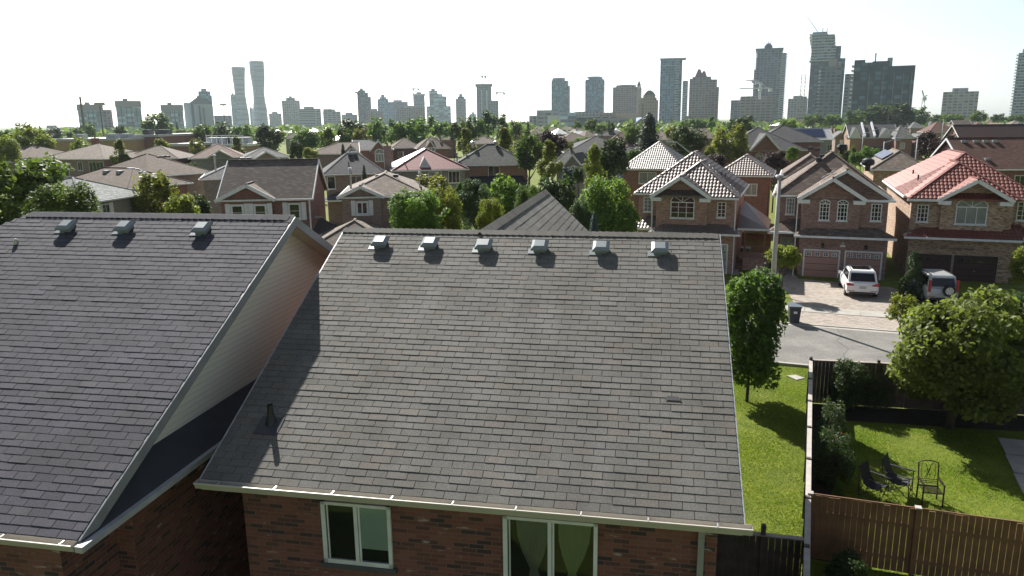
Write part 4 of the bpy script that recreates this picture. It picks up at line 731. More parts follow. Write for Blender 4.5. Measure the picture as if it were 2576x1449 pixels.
far = [('slate hipped roof just right of the townhouses', 2240, 2306, 320, 'dgrey', 'brown', 'hip'), ('grey roof with a pale ridge in the far right rows', 2290, 2330, 322, 'grey', 'brown', 'hip'), ('two-tone grey roof below the dark wood', 2322, 2346, 315, 'grey', 'red', 'gable'), ('long grey slope next to the small white gable', 2338, 2368, 316, 'dgrey', 'brown', 'hip'),
 ('small white gable between grey roofs, far right rows', 2362, 2378, 311, 'dgrey', None, 'gw'), ('brown square roof beyond the white rake', 2395, 2420, 309, 'brown', 'red', 'hip'), ('narrow white gable under the pale apartment block', 2418, 2432, 308, 'brown', None, 'gw'), ('brown ridge roof over the broad white rake', 2404, 2450, 323, 'brown', 'red', 'gable'),
 ('brown and blue-grey gable below the apartment block', 2436, 2456, 318, 'brown', 'red', 'gable'), ('cream gable among brown roofs near the right edge', 2456, 2476, 316, 'dgrey', None, 'gw'), ('chestnut hipped roof near the right edge', 2449, 2497, 325, 'chest', 'red', 'hip'), ('brown low roof before the tallest white gable', 2492, 2522, 322, 'chest', 'red', 'hip'),
 ('tall white gable standing out near the right edge', 2509, 2537, 323, 'brown', None, 'gw'), ('tan flat-looking roof at the right edge', 2539, 2590, 318, 'tan', 'red', 'hip'), ('dark roof with a white ridge corner at the far right', 2556, 2600, 324, 'dgrey', 'brown', 'hip'), ('brown roof line just under the slim right tower', 2484, 2512, 307, 'brown', 'red', 'hip'),
 ('grey roofs strip left of the dark wood', 2178, 2236, 307, 'dgrey', 'brown', 'hip'), ('dark low roof under the tall stepped towers', 2100, 2176, 318, 'dgrey', 'red', 'hip'), ('brown roof with a tiny spire-like vent, beyond the solar house', 2050, 2100, 317, 'brown', 'red', 'hip'), ('grey roof pair just right of the young green tree', 2000, 2052, 315, 'brown', 'red', 'gable')]
for lb, a, b, y, rf, wl, kd in far:
    ze = 5.5; wide = b-a
    mh(lb, a, b, y, -10, 12, {'hip': .5, 'gable': .6, 'gw': 1.0}[kd], rf, wl or GSID, axis='y' if kd == 'gw' else 'x', e0='gable' if kd != 'hip' else 'hip', e1='gable' if kd != 'hip' else 'hip', cap=0)
# slope-in-shade roof with white dormers, just behind the chestnut roof
h = mh('long dark maroon roof in shade with small white gabled dormers before it', 2418, 2640, 357, -6, 9, .72, paint('maroon_sheet_roof', (.06, .025, .025), .7), 'red', e0='gable', e1='gable', fin=False, ze=6.0); h.finish()
for k, (a, b, t) in enumerate(((2436, 2472, 333), (2474, 2480, 330), (2518, 2546, 327), (2503, 2515, 338))):
    lab = ['small white gable with a ribbed grey roof standing against the maroon roof', 'thin cream gable end against the maroon roof', 'tall white gable with a dark grey roof against the maroon roof', 'tiny white gable left of the tall one against the maroon roof'][k]
    O, w = survey(a, b, 360, -6, 5.2); hh = House('gabled_house', lab, O[0], O[1]-3, -6, GSID, SH['mgrey' if k == 0 else 'dgrey'], WHITE, 'house'); z1 = at_y((a+b)/2, t, O[1])[2]
    g_ = min(w, 5.0 if k != 2 else 4.5); hh.body(.1, g_-.1, .3, 4, 0, 5.2); hh.roof(0, g_, 0, 4, 5.2, max(.5, (z1-5.2)/(g_/2)), 'y', 'gable', 'gable', cap=0); hh.roof(g_*.4, w if w > g_ else g_+3, .4, 4, 5.2, max(.4, (z1-5.4)/1.8), 'x', 'hip', 'gable', cap=0); hh.finish()
# rows of little far roofs between the trees
frow = [(165, 210, 343, 'tan', 'pale tan roof beyond the long store, left of the office towers'), (112, 160, 338, 'tan', 'low tan roof at the far left beyond the trees'), (640, 672, 328, 'mwhite', 'white peaked roof between dark trees left of the twisting towers'), (683, 712, 334, 'mwhite', 'bright white hipped roof nearest the dark clump'),
 (722, 760, 333, 'mwhite', 'bright pale roof among the first green trees'), (765, 800, 332, 'mwhite', 'long white roof behind the green trees left of middle'), (833, 852, 353, 'mwhite', 'tiny white roof in the tree row gap'), (812, 826, 325, 'mwhite', 'tiny white peak under the beige slab block'),
 (1330, 1372, 336, 'brown', 'brown roof beyond the purple trees, far middle'), (1372, 1404, 331, 'brown', 'reddish-brown roof in the far middle row'), (1396, 1432, 338, 'mwhite', 'pinkish white roof in the far middle row'), (1352, 1378, 325, 'tan', 'small tan peak left in the far middle row'), (1404, 1440, 327, 'brown', 'brown hipped roof under the white podium'),
 (1446, 1476, 333, 'tan', 'tan gable below the glass hall'), (1470, 1506, 346, 'brown', 'flat brown roof right of the white hipped one'), (1508, 1552, 333, 'dgrey', 'long grey roof behind the small round trees'), (1544, 1572, 338, 'mwhite', 'pale roof strip beside the long grey roof'), (1576, 1606, 330, 'lgrey', 'grey roof left of the big spruce'),
 (1712, 1742, 333, 'brown', 'brown gable left in the row above the tiled houses'), (1740, 1764, 331, 'brown', 'second brown gable with a pale slope in that row'), (1762, 1786, 329, 'brown', 'third brown gable, rightmost of that row'), (1748, 1806, 348, 'brown', 'brown roof with a red chimney behind the dark maple'), (1700, 1730, 344, 'tan', 'tan roof behind the dark maple, lower left'),
 (880, 915, 336, 'tan', 'tan roof hidden in the tree row left of middle'), (1290, 1330, 342, 'brown', 'brown roof behind the grey-green tree'), (1955, 1992, 316, 'mwhite', 'pale curved roof right of the yellow-green tree')]
for a, b, y, rf, lb in frow: mh(lb, a, b, y, random.choice((-12, 5, 12)), 11, .42, rf, random.choice(('brown', 'grey', 'red')), cap=0)
# long stores on the left
def block(name, label, xl, xr, ytop, Y, depth, mat, yaw=0, cat='building', roofc=None, par=.5, z0=0, group=None):
    P, Q = at_y(xl, ytop, Y), at_y(xr, ytop, Y); w = Q[0]-P[0]; zt = (P[2]+Q[2])/2; e = thing(name, (P[0], Y, 0), rad(yaw), label, cat, group)
    MB().box(0, w, 0, depth, z0, zt).build('wall', mat, e); m = MB(); m.box(-.3, w+.3, -.3, 0, zt-par, zt+.15).box(-.3, w+.3, depth, depth+.3, zt-par, zt+.15).box(-.3, 0, 0, depth, zt-par, zt+.15).box(w, w+.3, 0, depth, zt-par, zt+.15).box(0, w, 0, depth, zt, zt+.05); m.build('parapet', roofc or GREYTRIM, e); return e, w, zt
YB = brick('yellow_block', [(.36, .25, .12), (.42, .3, .15)], (.38, .27, .15), bw=.4, rh=.2)
e, w, zt = block('long_store', 'long low ochre store with a flat pale roof behind the left houses', 113, 316, 350, 215, 30, YB, -2, roofc=GREYTRIM)
for k in (.2, .62, .8): MB().box(w*k, w*k+2.5, 6, 9, zt, zt+1.3).build('roof_unit', LIGHTV, e)
e, w, zt = block('brick_store', 'dark red brick store block adjoining the ochre one', 316, 398, 340, 225, 40, BR['red'], -2)
for k in (.1, .5, .7): MB().box(w*k, w*k+2, 8, 11, zt, zt+1.5).build('roof_unit', DARKV, e)
e, w, zt = block('small_shop', 'low red-brown shop with a white loading door', 424, 474, 363, 190, 14, BR['red']); MB().box(w*.35, w*.85, -.1, 0, .3, 4).build('loading_door', WHITE, e)
e, w, zt = block('flat_plaza', 'flat white-roofed shopping plaza with rooftop frames behind small trees', 476, 620, 364, 205, 26, BR['orange'], roofc=WHITE)
for k in (.2, .42, .55, .75): MB().box(w*k, w*k+3, 4, 8, zt, zt+1.8).build('roof_unit', LIGHTV, e)
m = MB()
for i in range(8): m.box(w*.25+i*1.4, w*.25+i*1.4+.1, 2, 2.1, zt, zt+2.4)
m.box(w*.25, w*.25+10, 2, 2.1, zt+2.3, zt+2.45); m.build('roof_frame', WHITE, e)

# ------------------------------------------------------------------ skyline
FA = dict(glass=facade('blue_green_glass', (.22, .34, .44), (.08, .17, .26), mort=.2), glass2=facade('pale_glass', (.42, .5, .53), (.3, .4, .45), bay=9, mort=.12), beige=facade('beige_tower_wall', (.36, .37, .38), (.1, .13, .15), bay=4, mort=.45), pink=facade('pink_grey_wall', (.3, .24, .22), (.08, .09, .1), bay=4.2, mort=.45, vstripe=.25),
 grey=facade('grey_tower_wall', (.19, .23, .28), (.06, .09, .12), bay=4.4, mort=.4, vstripe=.2), dark=facade('dark_curtain_wall', (.045, .075, .105), (.06, .11, .16), bay=4.5, fl=3.3, mort=.26, vstripe=.35), band=facade('banded_wall', (.4, .43, .45), (.07, .1, .12), bay=30, mort=.5), low=facade('low_grey_wall', (.33, .34, .35), (.1, .12, .13), bay=8, fl=4, mort=.6), tan=facade('tan_office_wall', (.36, .29, .22), (.12, .11, .1), bay=2.6, fl=3.6, mort=.55))
SLAB = paint('balcony_slab', (.5, .52, .52), .6)
def tower(label, x0, x1, yt, Y, mat, depth=None, parts=(), balc=None, crown=None, name='tower', yaw=0, z0=0, cat='tower', pent=True):
    """parts: further blocks (x0, x1, ytop, dy); balc: ('l'|'r'|'f', step)"""
    P, Q = at_y(x0, yt, Y), at_y(x1, yt, Y); az = math.atan2((P[0]+Q[0])/2, Y); ca = math.cos(az); w = (Q[0]-P[0])*ca; zt = (P[2]+Q[2])/2; depth = depth or min(w, 32); e = thing(name, (P[0], Y, 0), rad(yaw)-az, label, cat)
    m = MB().box(0, w, 0, depth, z0, zt)
    for k, q in enumerate(parts):
        A_, B_ = at_y(q[0], q[2], Y), at_y(q[1], q[2], Y); dy = q[3] if len(q) > 3 else 2*(k+1); m.box((A_[0]-P[0])*ca, (B_[0]-P[0])*ca, dy, depth+dy, z0, (A_[2]+B_[2])/2)
    m.build('tower_wall', FA[mat] if isinstance(mat, str) else mat, e)
    if pent: MB().box(w*.25, w*.7, depth*.2, depth*.8, zt, zt+4).build('penthouse', GREYTRIM, e)
    if balc:
        b = MB(); z = 6
        while z < zt-2:
            if 'l' in balc: b.box(-1.8, 0, .5, depth*.6, z, z+1.1)
            if 'r' in balc: b.box(w, w+1.8, .5, depth*.6, z, z+1.1)
            if 'f' in balc: b.box(-1.0, w+1.0, -1.6, 0, z, z+.9)
            if 'e' in balc: b.box(w*.82, w+1.2, -1.6, 0, z, z+1.2)
            z += 3.1
        b.build('balconies', SLAB, e)
    return e, w, depth, zt, m
def office(label, x0, x1, yt, Y):
    e, w, d, zt, m = tower(label, x0, x1, yt, Y, 'glass2', name='office_tower', pent=False, cat='office tower'); MB().box(-.6, w+.6, -.6, d+.6, zt-7, zt).box(w*.3, w*.5, 2, d-2, zt, zt+2.5).build('roof_band', paint('office_band', (.33, .32, .33), .6), e)
    v = MB()
    for k in range(1, 5): v.box(w*k/5-.4, w*k/5+.4, -.4, 0, zt*.35, zt-7)
    v.build('fins', paint('dark_fin', (.12, .15, .17), .5), e)
office('leftmost pale glass office tower with a grey top band, behind a lattice mast', 193, 257, 262, 900); office('middle one of three alike glass office towers, standing free against the sky', 289, 353, 253, 900); office('glass office tower with a grey top band, right of the big lone tree', 404, 459, 263, 950)
tower('half-built narrow concrete tower against the leftmost office', 257, 281, 276, 930, 'pink', pent=False, name='unfinished_tower')
e, w, d, zt, m = tower('slant-roofed pale office block with dark slits, before a taller tower', 473, 533, 262, 1000, paint('pale_panel_wall', (.4, .46, .48), .4), name='office_tower', pent=False, parts=((461, 474, 258, 4),))
MB().poly((-1, 0, zt), (w, 0, zt), (w, 0, zt+2), (w*.55, 0, zt+8), (w*.45, 0, zt+10)).poly((-1, d, zt), (w, d, zt), (w, d, zt+2), (w*.55, d, zt+8), (w*.45, d, zt+10)).poly((-1, 0, zt), (w*.45, 0, zt+10), (w*.45, d, zt+10), (-1, d, zt)).poly((w*.45, 0, zt+10), (w, 0, zt+2), (w, d, zt+2), (w*.45, d, zt+10)).build('slanted_roof', paint('slate_cap', (.18, .2, .22), .5), e)
MB().box(w*.1, w*.22, -.6, 0, 3, zt).box(w*.42, w*.5, -.6, 0, 3, zt-2).box(w*.6, w*.66, -.6, 0, 3, zt-4).build('dark_slits', MATS['dark_fin'], e)
tower('grey tower rising behind the slant-roofed office', 498, 529, 229, 1150, 'glass', parts=((495, 533, 240, 3),)); tower('long low grey slab left of the twisting towers', 538, 583, 290, 1300, 'grey', pent=False, name='slab_block', cat='building')
tower('narrow tower tucked against the shorter twisting tower', 579, 592, 238, 1900, 'glass')
def twist(label, prof, Y, tw=200):
    """curving tower: (ytop px, left px, right px) profile; oval floors that turn as they rise"""
    ps = [(at_y(a, y, Y), at_y(b, y, Y)) for y, a, b in prof]; zs = [(p[2]+q[2])/2 for p, q in ps]; cx = [(p[0]+q[0])/2 for p, q in ps]; hw_ = [(q[0]-p[0])/2 for p, q in ps]
    zt, zb = max(zs), 0; o = np.argsort(zs); zs = np.array(zs)[o]; cx = np.array(cx)[o]; hw_ = np.array(hw_)[o]; e = thing('twisting_tower', (cx[-1], Y, 0), 0, label, 'tower'); body = MB(); sl_ = MB(); N_ = 28; z = 0; i = 0
    while z < zt-2:
        c = np.interp(z, zs, cx)-cx[-1]; r = np.interp(z, zs, hw_); dep = 19-2*math.sin(z/zt*3); 
        def ring(m, r_, d_, za, zb_):
            k = len(m.v)
            for zz in (za, zb_):
                for j in range(N_): th = 2*math.pi*j/N_; m.v.append((c+r_*math.cos(th), d_*math.sin(th), zz))
            for j in range(N_): jj = (j+1) % N_; m.f.append((k+j, k+jj, k+N_+jj, k+N_+j))
            m.f.append(tuple(k+N_+j for j in range(N_))); m.f.append(tuple(k+j for j in range(N_))[::-1])
        ring(body, r-1.6, dep-1.6, z+.9, z+3.1); ring(sl_, r, dep, z, z+1.0); z += 3.1; i += 1
    body.build('glass_floors', FA['glass'], e); sl_.build('balcony_rings', SLAB, e); MB().cyl((0, 0, zt-3), (0, 0, zt+1), hw_[-1]-1.5, n=24).build('roof_cap', GREYTRIM, e)
twist('shorter twisting tower with a pinched middle, left one of the curving pair', [(170, 581, 617), (200, 585, 616.5), (235, 590, 617), (265, 590.5, 622), (290, 588.5, 627), (312, 588, 629)], 2000)
twist('taller twisting tower with a pinched waist, right one of the curving pair', [(155, 626, 664), (185, 628, 666.5), (212, 633, 666.5), (232, 636, 665.5), (255, 637, 668), (275, 636, 672.5), (300, 635, 675)], 2050)
for a in [('tiny pale block in the gap between the twisting towers', 627, 636, 272, 2100, 'glass'), ('low pale block right of the taller twisting tower', 676, 708, 285, 1700, 'beige'), ('broad beige slab tower with a stepped top', 708, 754, 252, 1500, 'beige'), ('wide low banded office against the beige slab', 750, 807, 273, 1400, 'band'), ('grey office with a raised left half', 812, 857, 280, 1450, 'low'), ('low grey row of blocks left of the stepped dark tower', 859, 899, 288, 1500, 'beige'),
 ('low pinkish-brown block at the foot of the stepped dark tower', 920, 962, 279, 1400, 'pink'), ('octagonal-topped grey-blue tower left of the dark twin block', 949, 977, 249, 1600, 'glass'), ('dark twin-crested block under a thin crane', 977, 1026, 256, 1650, 'grey'), ('wide pale pink block with a red grid, low in the centre left', 998, 1068, 271, 1400, 'pink'), ('square tower with a wider lid left of the stepped one', 1040, 1068, 236, 1650, 'grey'),
 ('slim grey tower with a stepped cap, standing alone', 1146, 1172, 248, 1500, 'beige'), ('small pale block at the foot of the unfinished tower', 1182, 1198, 287, 1600, 'glass2')]:
    e, w, d, zt, m = tower(*a)
    if 'stepped top' in a[0]: MB().box(w*.25, w*.75, 3, d-3, zt, zt+5).box(w*.42, w*.58, 6, d-6, zt+5, zt+8).build('crown', FA['beige'], e)
    if 'raised left' in a[0]: MB().box(w*.02, w*.5, 3, d-3, zt, zt+4.5).build('crown', FA['low'], e)
    if 'octagonal' in a[0] or 'stepped cap' in a[0]: MB().box(w*.2, w*.85, 3, d-3, zt, zt+4).box(w*.35, w*.65, 6, d-6, zt+4, zt+9).build('crown', FA['glass'], e)
    if 'wider lid' in a[0]: MB().box(-1.5, w+1.5, -1.5, d+1.5, zt-3, zt).build('crown', GREYTRIM, e)
tower('dark blue tower in three descending steps, tallest left of centre', 900, 919, 227, 1500, 'dark', parts=((898, 926, 233, 1), (918, 933, 243, 2)), depth=25)
tower('pale grid tower stepping down to the right in three stages', 1079, 1101, 228, 1500, 'glass2', parts=((1100, 1113, 236, 1), (1100, 1123, 242, 2), (1073, 1134, 267, -3)), depth=25)
e, w, d, zt, m = tower('tall unfinished tower with white vertical strips and a tree before it', 1198, 1236, 211, 1450, 'grey', name='unfinished_tower', parts=((1228, 1254, 253, -2),), pent=False); MB().box(w*.33, w*.37, -.5, 0, 4, zt-10).box(w*.66, w*.72, -.5, 0, 30, zt-12).build('white_strips', WHITE, e); MB().box(-2, w+2, -2, d+2, zt-4, zt).build('formwork_deck', MATS['dark_fin'], e)
for lb, x0, x1, yt, k in (('rounded blue glass condo tower with side balconies, left one of a pair', 1387, 1429, 203, 0), ('rounded blue glass condo tower with a bright ring, right one of a pair', 1473, 1520, 200, 1)):
    e, w, d, zt, m = tower(lb, x0, x1, yt, 1250, 'glass', name='condo_tower', balc='r' if k == 0 else 'lr', pent=False, parts=((x0+(8 if k else 2), x1-(4 if k else 8), yt-4-k*2, -2),) + (((1415, 1434, 216, 3),) if k == 0 else ())); MB().cyl((w*.45, d*.4, zt+2), (w*.45, d*.4, zt+5), w*.38, n=20).build('crown', WHITE, e)
e, w, d, zt, m = tower('wide brown-grey hotel slab behind the clock tower', 1542, 1613, 219, 1250, 'pink', balc='r', parts=((1550, 1600, 214, 4),)); 
e, w, d, zt, m = tower('slim clock tower with a pyramid cap', 1603, 1612, 213, 1000, paint('pale_stone', (.42, .4, .38), .7), name='clock_tower', pent=False, depth=5); MB().poly((0, 0, zt), (w, 0, zt), (w/2, d/2, zt+6)).poly((w, 0, zt), (w, d, zt), (w/2, d/2, zt+6)).poly((w, d, zt), (0, d, zt), (w/2, d/2, zt+6)).poly((0, d, zt), (0, 0, zt), (w/2, d/2, zt+6)).box(-.3, w+.3, -.3, d+.3, zt-.6, zt).build('pyramid_cap', MATS['dark_fin'], e); MB().cyl((w/2, -.1, zt-3.5), (w/2, 0, zt-3.5), 1.5, n=16).build('clock_face', WHITE, e)
e, w, d, zt, m = tower('tan stone city hall with a green-topped dome gable', 1606, 1656, 252, 900, 'tan', name='city_hall', pent=False, cat='building', parts=((1611, 1652, 246, 2), (1618, 1649, 239, 3))); za = at_y(1634, 227, 900)[2]; zq = at_y(1634, 240, 900)[2]; g_ = MB(); x_ = [w*.25, w*.36, w*.47, w*.63, w*.76, w*.87]
g_.poly((x_[0], 4, zq), (x_[5], 4, zq), (x_[4], 4, zq+(za-zq)*.6), (x_[3], 4, za), (x_[2], 4, za), (x_[1], 4, zq+(za-zq)*.6)).poly((x_[0], 20, zq), (x_[5], 20, zq), (x_[4], 20, zq+(za-zq)*.6), (x_[3], 20, za), (x_[2], 20, za), (x_[1], 20, zq+(za-zq)*.6))
hz = [zq, zq+(za-zq)*.6, za, za, zq+(za-zq)*.6, zq]
for i in range(5): g_.poly((x_[i], 4, hz[i]), (x_[i+1], 4, hz[i+1]), (x_[i+1], 20, hz[i+1]), (x_[i], 20, hz[i]))
g_.build('dome_roof', paint('green_copper', (.12, .17, .15), .6), e)
e, w, d, zt, m = tower('tall square glass tower edged with white balcony steps', 1662, 1707, 148, 1000, 'glass', name='condo_tower', balc='e', pent=False, depth=24, parts=((1700, 1717, 149, 3),)); MB().box(-.8, w+9.5, -1, 26, zt-.5, zt+.8).box(-.4, w*.75, -.4, 20, zt-9, zt-8.2).build('crown', SLAB, e)
e, w, d, zt, m = tower('lower glass tower with white balconies tucked behind the square one', 1718, 1731, 203, 1100, 'glass', name='condo_tower', balc='f', pent=False)
e, w, d, zt, m = tower('brown ribbed tower with two red pyramid caps', 1735, 1789, 198, 1050, 'pink', name='pyramid_tower', pent=False, parts=((1742, 1789, 193, 2), (1788, 1804, 200, 4), (1800, 1809, 219, 5))); pc = MB()
for a, b, y in ((.24, .62, 173), (.5, .8, 178)):
    zz = at_y(1760, y, 1050)[2]; c_ = (a+b)/2; X0, X1 = w*a, w*b; zc = at_y(1760, 193, 1050)[2]; tp = 1.6
    for (p, q, r, s_) in (((X0, 4), (X1, 4), (w*c_+tp, 12), (w*c_-tp, 12)), ((X0, 24), (X1, 24), (w*c_+tp, 16), (w*c_-tp, 16)), ((X0, 4), (X0, 24), (w*c_-tp, 16), (w*c_-tp, 12)), ((X1, 4), (X1, 24), (w*c_+tp, 16), (w*c_+tp, 12))): pc.poly((*p, zc), (*q, zc), (*r, zz), (*s_, zz))
pc.build('pyramid_caps', paint('maroon_cap', (.2, .09, .085), .6), e)
tower('broad podium block beneath the pyramid tower', 1722, 1785, 292, 850, 'pink', name='podium_block', cat='building', pent=False)
# civic blocks in the middle
for lb, x0, x1, yt, Y, mt in (('dark grey school block at the left of the civic centre', 1350, 1402, 277, 800, 'low'), ('white windowless block in front of the grey school', 1377, 1410, 291, 700, WHITE), ('pale glass hall with thin white columns', 1405, 1450, 283, 760, 'glass2'), ('long pale block under the rounded condo towers', 1446, 1508, 281, 900, 'beige'), ('pinkish mall block right of the pale one', 1507, 1548, 283, 950, 'pink'), ('long pinkish low roofed mall', 1546, 1606, 284, 1000, 'tan'),
    ('low grey block with a dark window band', 1492, 1560, 294, 750, 'low'), ('grey civic hall left of the dark arch', 1556, 1600, 298, 760, 'low'), ('small pale block at the left end of the civic centre', 1331, 1350, 291, 820, 'beige'), ('dark recessed block between the civic halls', 1450, 1492, 296, 740, 'dark')):
    tower(lb, x0, x1, yt, Y, mt, name='civic_block', cat='building', pent=False)
e = thing('arched_hall', (at_y(1590, 305, 780)[0], 780, 0), 0, 'dark blue glass hall with a curved roof left of the big spruce', 'building'); m = MB(); wv = at_y(1628, 300, 780)[0]-at_y(1590, 300, 780)[0]; zt = at_y(1620, 294, 780)[2]
pts = [(wv*k/10, zt*math.sin(math.pi/2*(k/10)**.7)) for k in range(11)]
m.poly(*[(x, 0, z) for x, z in pts], (wv*1.5, 0, zt), (wv*1.5, 0, 0)); 
for (a, b) in zip(pts, pts[1:]+[(wv*1.5, zt)]): m.poly((a[0], 0, a[1]), (b[0], 0, b[1]), (b[0], 40, b[1]), (a[0], 40, a[1]))
m.build('glass_shell', paint('deep_blue_glass', (.03, .06, .12), .2), e)
# right clusters
tower('left narrow slab of the unfinished block with many floors', 1839, 1863, 252, 1000, 'grey', pent=False)
e, w, d, zt, m = tower('wide unfinished concrete block with open floors and pillars', 1863, 1950, 242, 950, facade('open_floors', (.36, .33, .32), (.1, .1, .11), fl=3.4, bay=6, mort=.45), name='unfinished_tower', pent=False); fl_ = MB(); z = 4
while z < zt: fl_.box(-1, w+1, -1.5, d, z, z+.5); z += 3.4
fl_.build('floor_slabs', paint('raw_concrete', (.38, .36, .35), .8), e)
e, w, d, zt, m = tower('tall dark tower with a flared lid and a spired crown', 1906, 1966, 122, 1050, 'grey', name='spired_tower', pent=False, parts=((1897, 1910, 174, 3), (1903, 1908, 145, 2)), balc='lr'); zq = zt; m = MB().box(-2.5, w+2.5, -2.5, d+2.5, zt-2.5, zt); m.box(w*.28, w*.62, 8, 20, zt, zt+4); z2 = at_y(1933, 108, 1050)[2]
for s_ in (0,): m.poly((w*.3, 8, zt+4), (w*.6, 8, zt+4), (w*.52, 11, z2), (w*.38, 11, z2)).poly((w*.3, 20, zt+4), (w*.6, 20, zt+4), (w*.52, 17, z2), (w*.38, 17, z2)).poly((w*.3, 8, zt+4), (w*.3, 20, zt+4), (w*.38, 17, z2), (w*.38, 11, z2)).poly((w*.6, 8, zt+4), (w*.6, 20, zt+4), (w*.52, 17, z2), (w*.52, 11, z2))
m.cyl((w*.45, 14, z2), (w*.45, 14, at_y(1933, 99, 1050)[2]), .7, .2).box(w*.36, w*.38, 11, 12, zt, z2+3).box(w*.52, w*.54, 11, 12, zt, z2+3); m.build('crown', MATS['dark_fin'], e)
tower('balconied tower showing behind the spired one on its right', 1962, 1979, 133, 1120, 'band', name='condo_tower', pent=False, balc='r')
tower('grey-brown block behind the lattice pylon', 1983, 2032, 248, 1100, 'beige', parts=((2003, 2030, 243, 2),)); tower('small white car park building below the pylon', 2003, 2030, 285, 800, 'band', pent=False, cat='building')
e, w, d, zt, m = tower('tall glass tower crowned by curved banded floors, tallest at the right', 2042, 2116, 118, 900, 'dark', name='stepped_tower', pent=False, depth=30); z1 = at_y(2080, 91, 880)[2]; z2 = at_y(2080, 78, 880)[2]; b1 = MB(); b2 = MB(); z = zt-16; k = 0; cxl = at_y(2057, 100, 880)[0]-at_y(2042, 118, 900)[0]; cxm = at_y(2092, 100, 880)[0]-at_y(2042, 118, 900)[0]; cxr = at_y(2117, 100, 880)[0]-at_y(2042, 118, 900)[0]
while z < z2:
    sh_ = 1.6*math.sin(k*.55); r_ = cxr if z < z1 else cxm+3; b1.box(cxl+sh_, r_+sh_*.5, -2.5, 20, z, z+1.2); b2.box(cxl+1.5, r_-1.5, -1, 19, z+1.2, z+3.2); z += 3.2; k += 1
b1.build('curved_balconies', SLAB, e); b2.build('upper_glass', FA['glass'], e); m = MB().cyl((cxl+8, 8, z2), (cxl-6, 8, z2+20), .4, .2); m.cyl((cxl+12, 8, z2), (cxl+12, 8, z2+6), .5).cyl((cxr-10, 8, z1), (cxr-10, 8, z1+11), .4); m.build('roof_masts', STEEL, e)
e, w, d, zt, m = tower('bronze-grey balcony tower with ragged top before the tallest one', 2066, 2118, 168, 720, 'grey', name='unfinished_tower', pent=False, balc='l', parts=((2052, 2068, 225, 3),)); MB().box(w*.35, w*.75, 2, 12, zt, zt+7).box(w*.8, w*.95, 2, 9, zt, zt+4).build('formwork', paint('raw_concrete', (.38, .36, .35), .8), e)
tower('glass tower with a plain box top behind the balcony tower', 2092, 2127, 147, 780, 'dark', pent=False); tower('narrow balconied tower in the gap before the huge dark block', 2126, 2147, 186, 760, 'grey', balc='r', pent=False)
e, w, d, zt, m = tower('huge dark glass apartment block stepping down to the right', 2150, 2236, 158, 560, 'dark', name='apartment_block', pent=False, depth=28, parts=((2150, 2177, 151, 1), (2195, 2237, 155, 2), (2232, 2300, 168, 0)), balc='l', cat='apartment block'); 
vm = MB()
for k in (.0, .28, .52, .7, .86, 1.0): vm.box(w*1.68*k-.25, w*1.68*k+.25, -.6, 0, 3, zt-8)
vm.build('piers', paint('pale_pier', (.25, .27, .28), .6), e); MB().cyl((w*.6, 10, zt), (w*.6, 10, zt+7), .5).box(w*.95, w*1.1, 4, 9, zt-4, zt+3).build('roof_unit', GREYTRIM, e)
tower('pale grey slab apartment building standing alone at the right', 2373, 2462, 231, 850, facade('pale_slab', (.42, .42, .42), (.16, .17, .18), bay=5, mort=.45, vstripe=.2), name='apartment_block', parts=((2400, 2430, 226, 2),), cat='apartment block'); tower('tiny pale block just above the wood, left of the crane', 2293, 2306, 274, 1400, 'beige', pent=False)
tower('slim blue glass tower with balconies cut by the right edge', 2563, 2600, 133, 850, 'glass', name='condo_tower', balc='lf', pent=True)
tower('far hazy grey block at the left horizon', 116, 176, 320, 1500, 'grey', name='slab_block', pent=False, parts=((116, 143, 315, 2),), cat='building'); tower('second far hazy block left of the office towers', 220, 286, 322, 1600, 'grey', name='slab_block', pent=False, cat='building')
def crane(label, x, yb, yt, Y, x0, x1, yj, col=WHITE, luff=False):
    P = at_y(x, yt, Y); e = thing('tower_crane', (P[0], Y, 0), 0, label, 'crane'); j0, j1 = at_y(x0, yj, Y)[0]-P[0], at_y(x1, yj, Y)[0]-P[0]; zj = at_y(x, yj, Y)[2]; zb = max(0, at_y(x, yb, Y)[2]); t = .9*Y/1000+.3
    m = MB()
    for dx in (-1, 1): m.bar((dx, 0, zb), (dx, 0, P[2]), t*.5)
    z = zb
    while z < P[2]-3: m.bar((-1, 0, z), (1, 0, z+3), t*.35); z += 3
    m.build('mast', col, e)
    jm = MB()
    if luff: jm.bar((0, 0, zj), (j0, 0, zj+abs(j0)*2.6), t).bar((0, 0, zj), (j1, 0, zj+1), t)
    else: jm.bar((j0, 0, zj), (j1, 0, zj), t).bar((0, 0, P[2]), (j0*.7, 0, zj), t*.3).bar((0, 0, P[2]), (j1*.7, 0, zj), t*.3).box(j1-3*np.sign(j1) if False else j1-2, j1+2, -1, 1, zj-4, zj)
    jm.build('jib', col, e); MB().box(-1.6, 1.6, -1.6, 1.6, zj-3, zj-.5).build('cab', col, e)
crane('white luffing crane right of the huge dark apartment block', 2324, 281, 243, 620, 2318, 2332, 243, luff=True); crane('pale crane with a long jib before the spired tower', 1913, 250, 207, 900, 1860, 1938, 222); crane('tiny crane on top of the unfinished tower', 1213, 212, 190, 1430, 1207, 1221, 191, GREYTRIM); crane('faint crane right of the unfinished tower', 1250, 252, 228, 1430, 1247, 1268, 233, GREYTRIM); crane('thin crane above the pink grid block', 1040, 260, 222, 1600, 1034, 1053, 223, GREYTRIM); crane('crane with a counterweight jutting left of the spired tower', 1895, 206, 200, 990, 1876, 1905, 203, GREYTRIM)
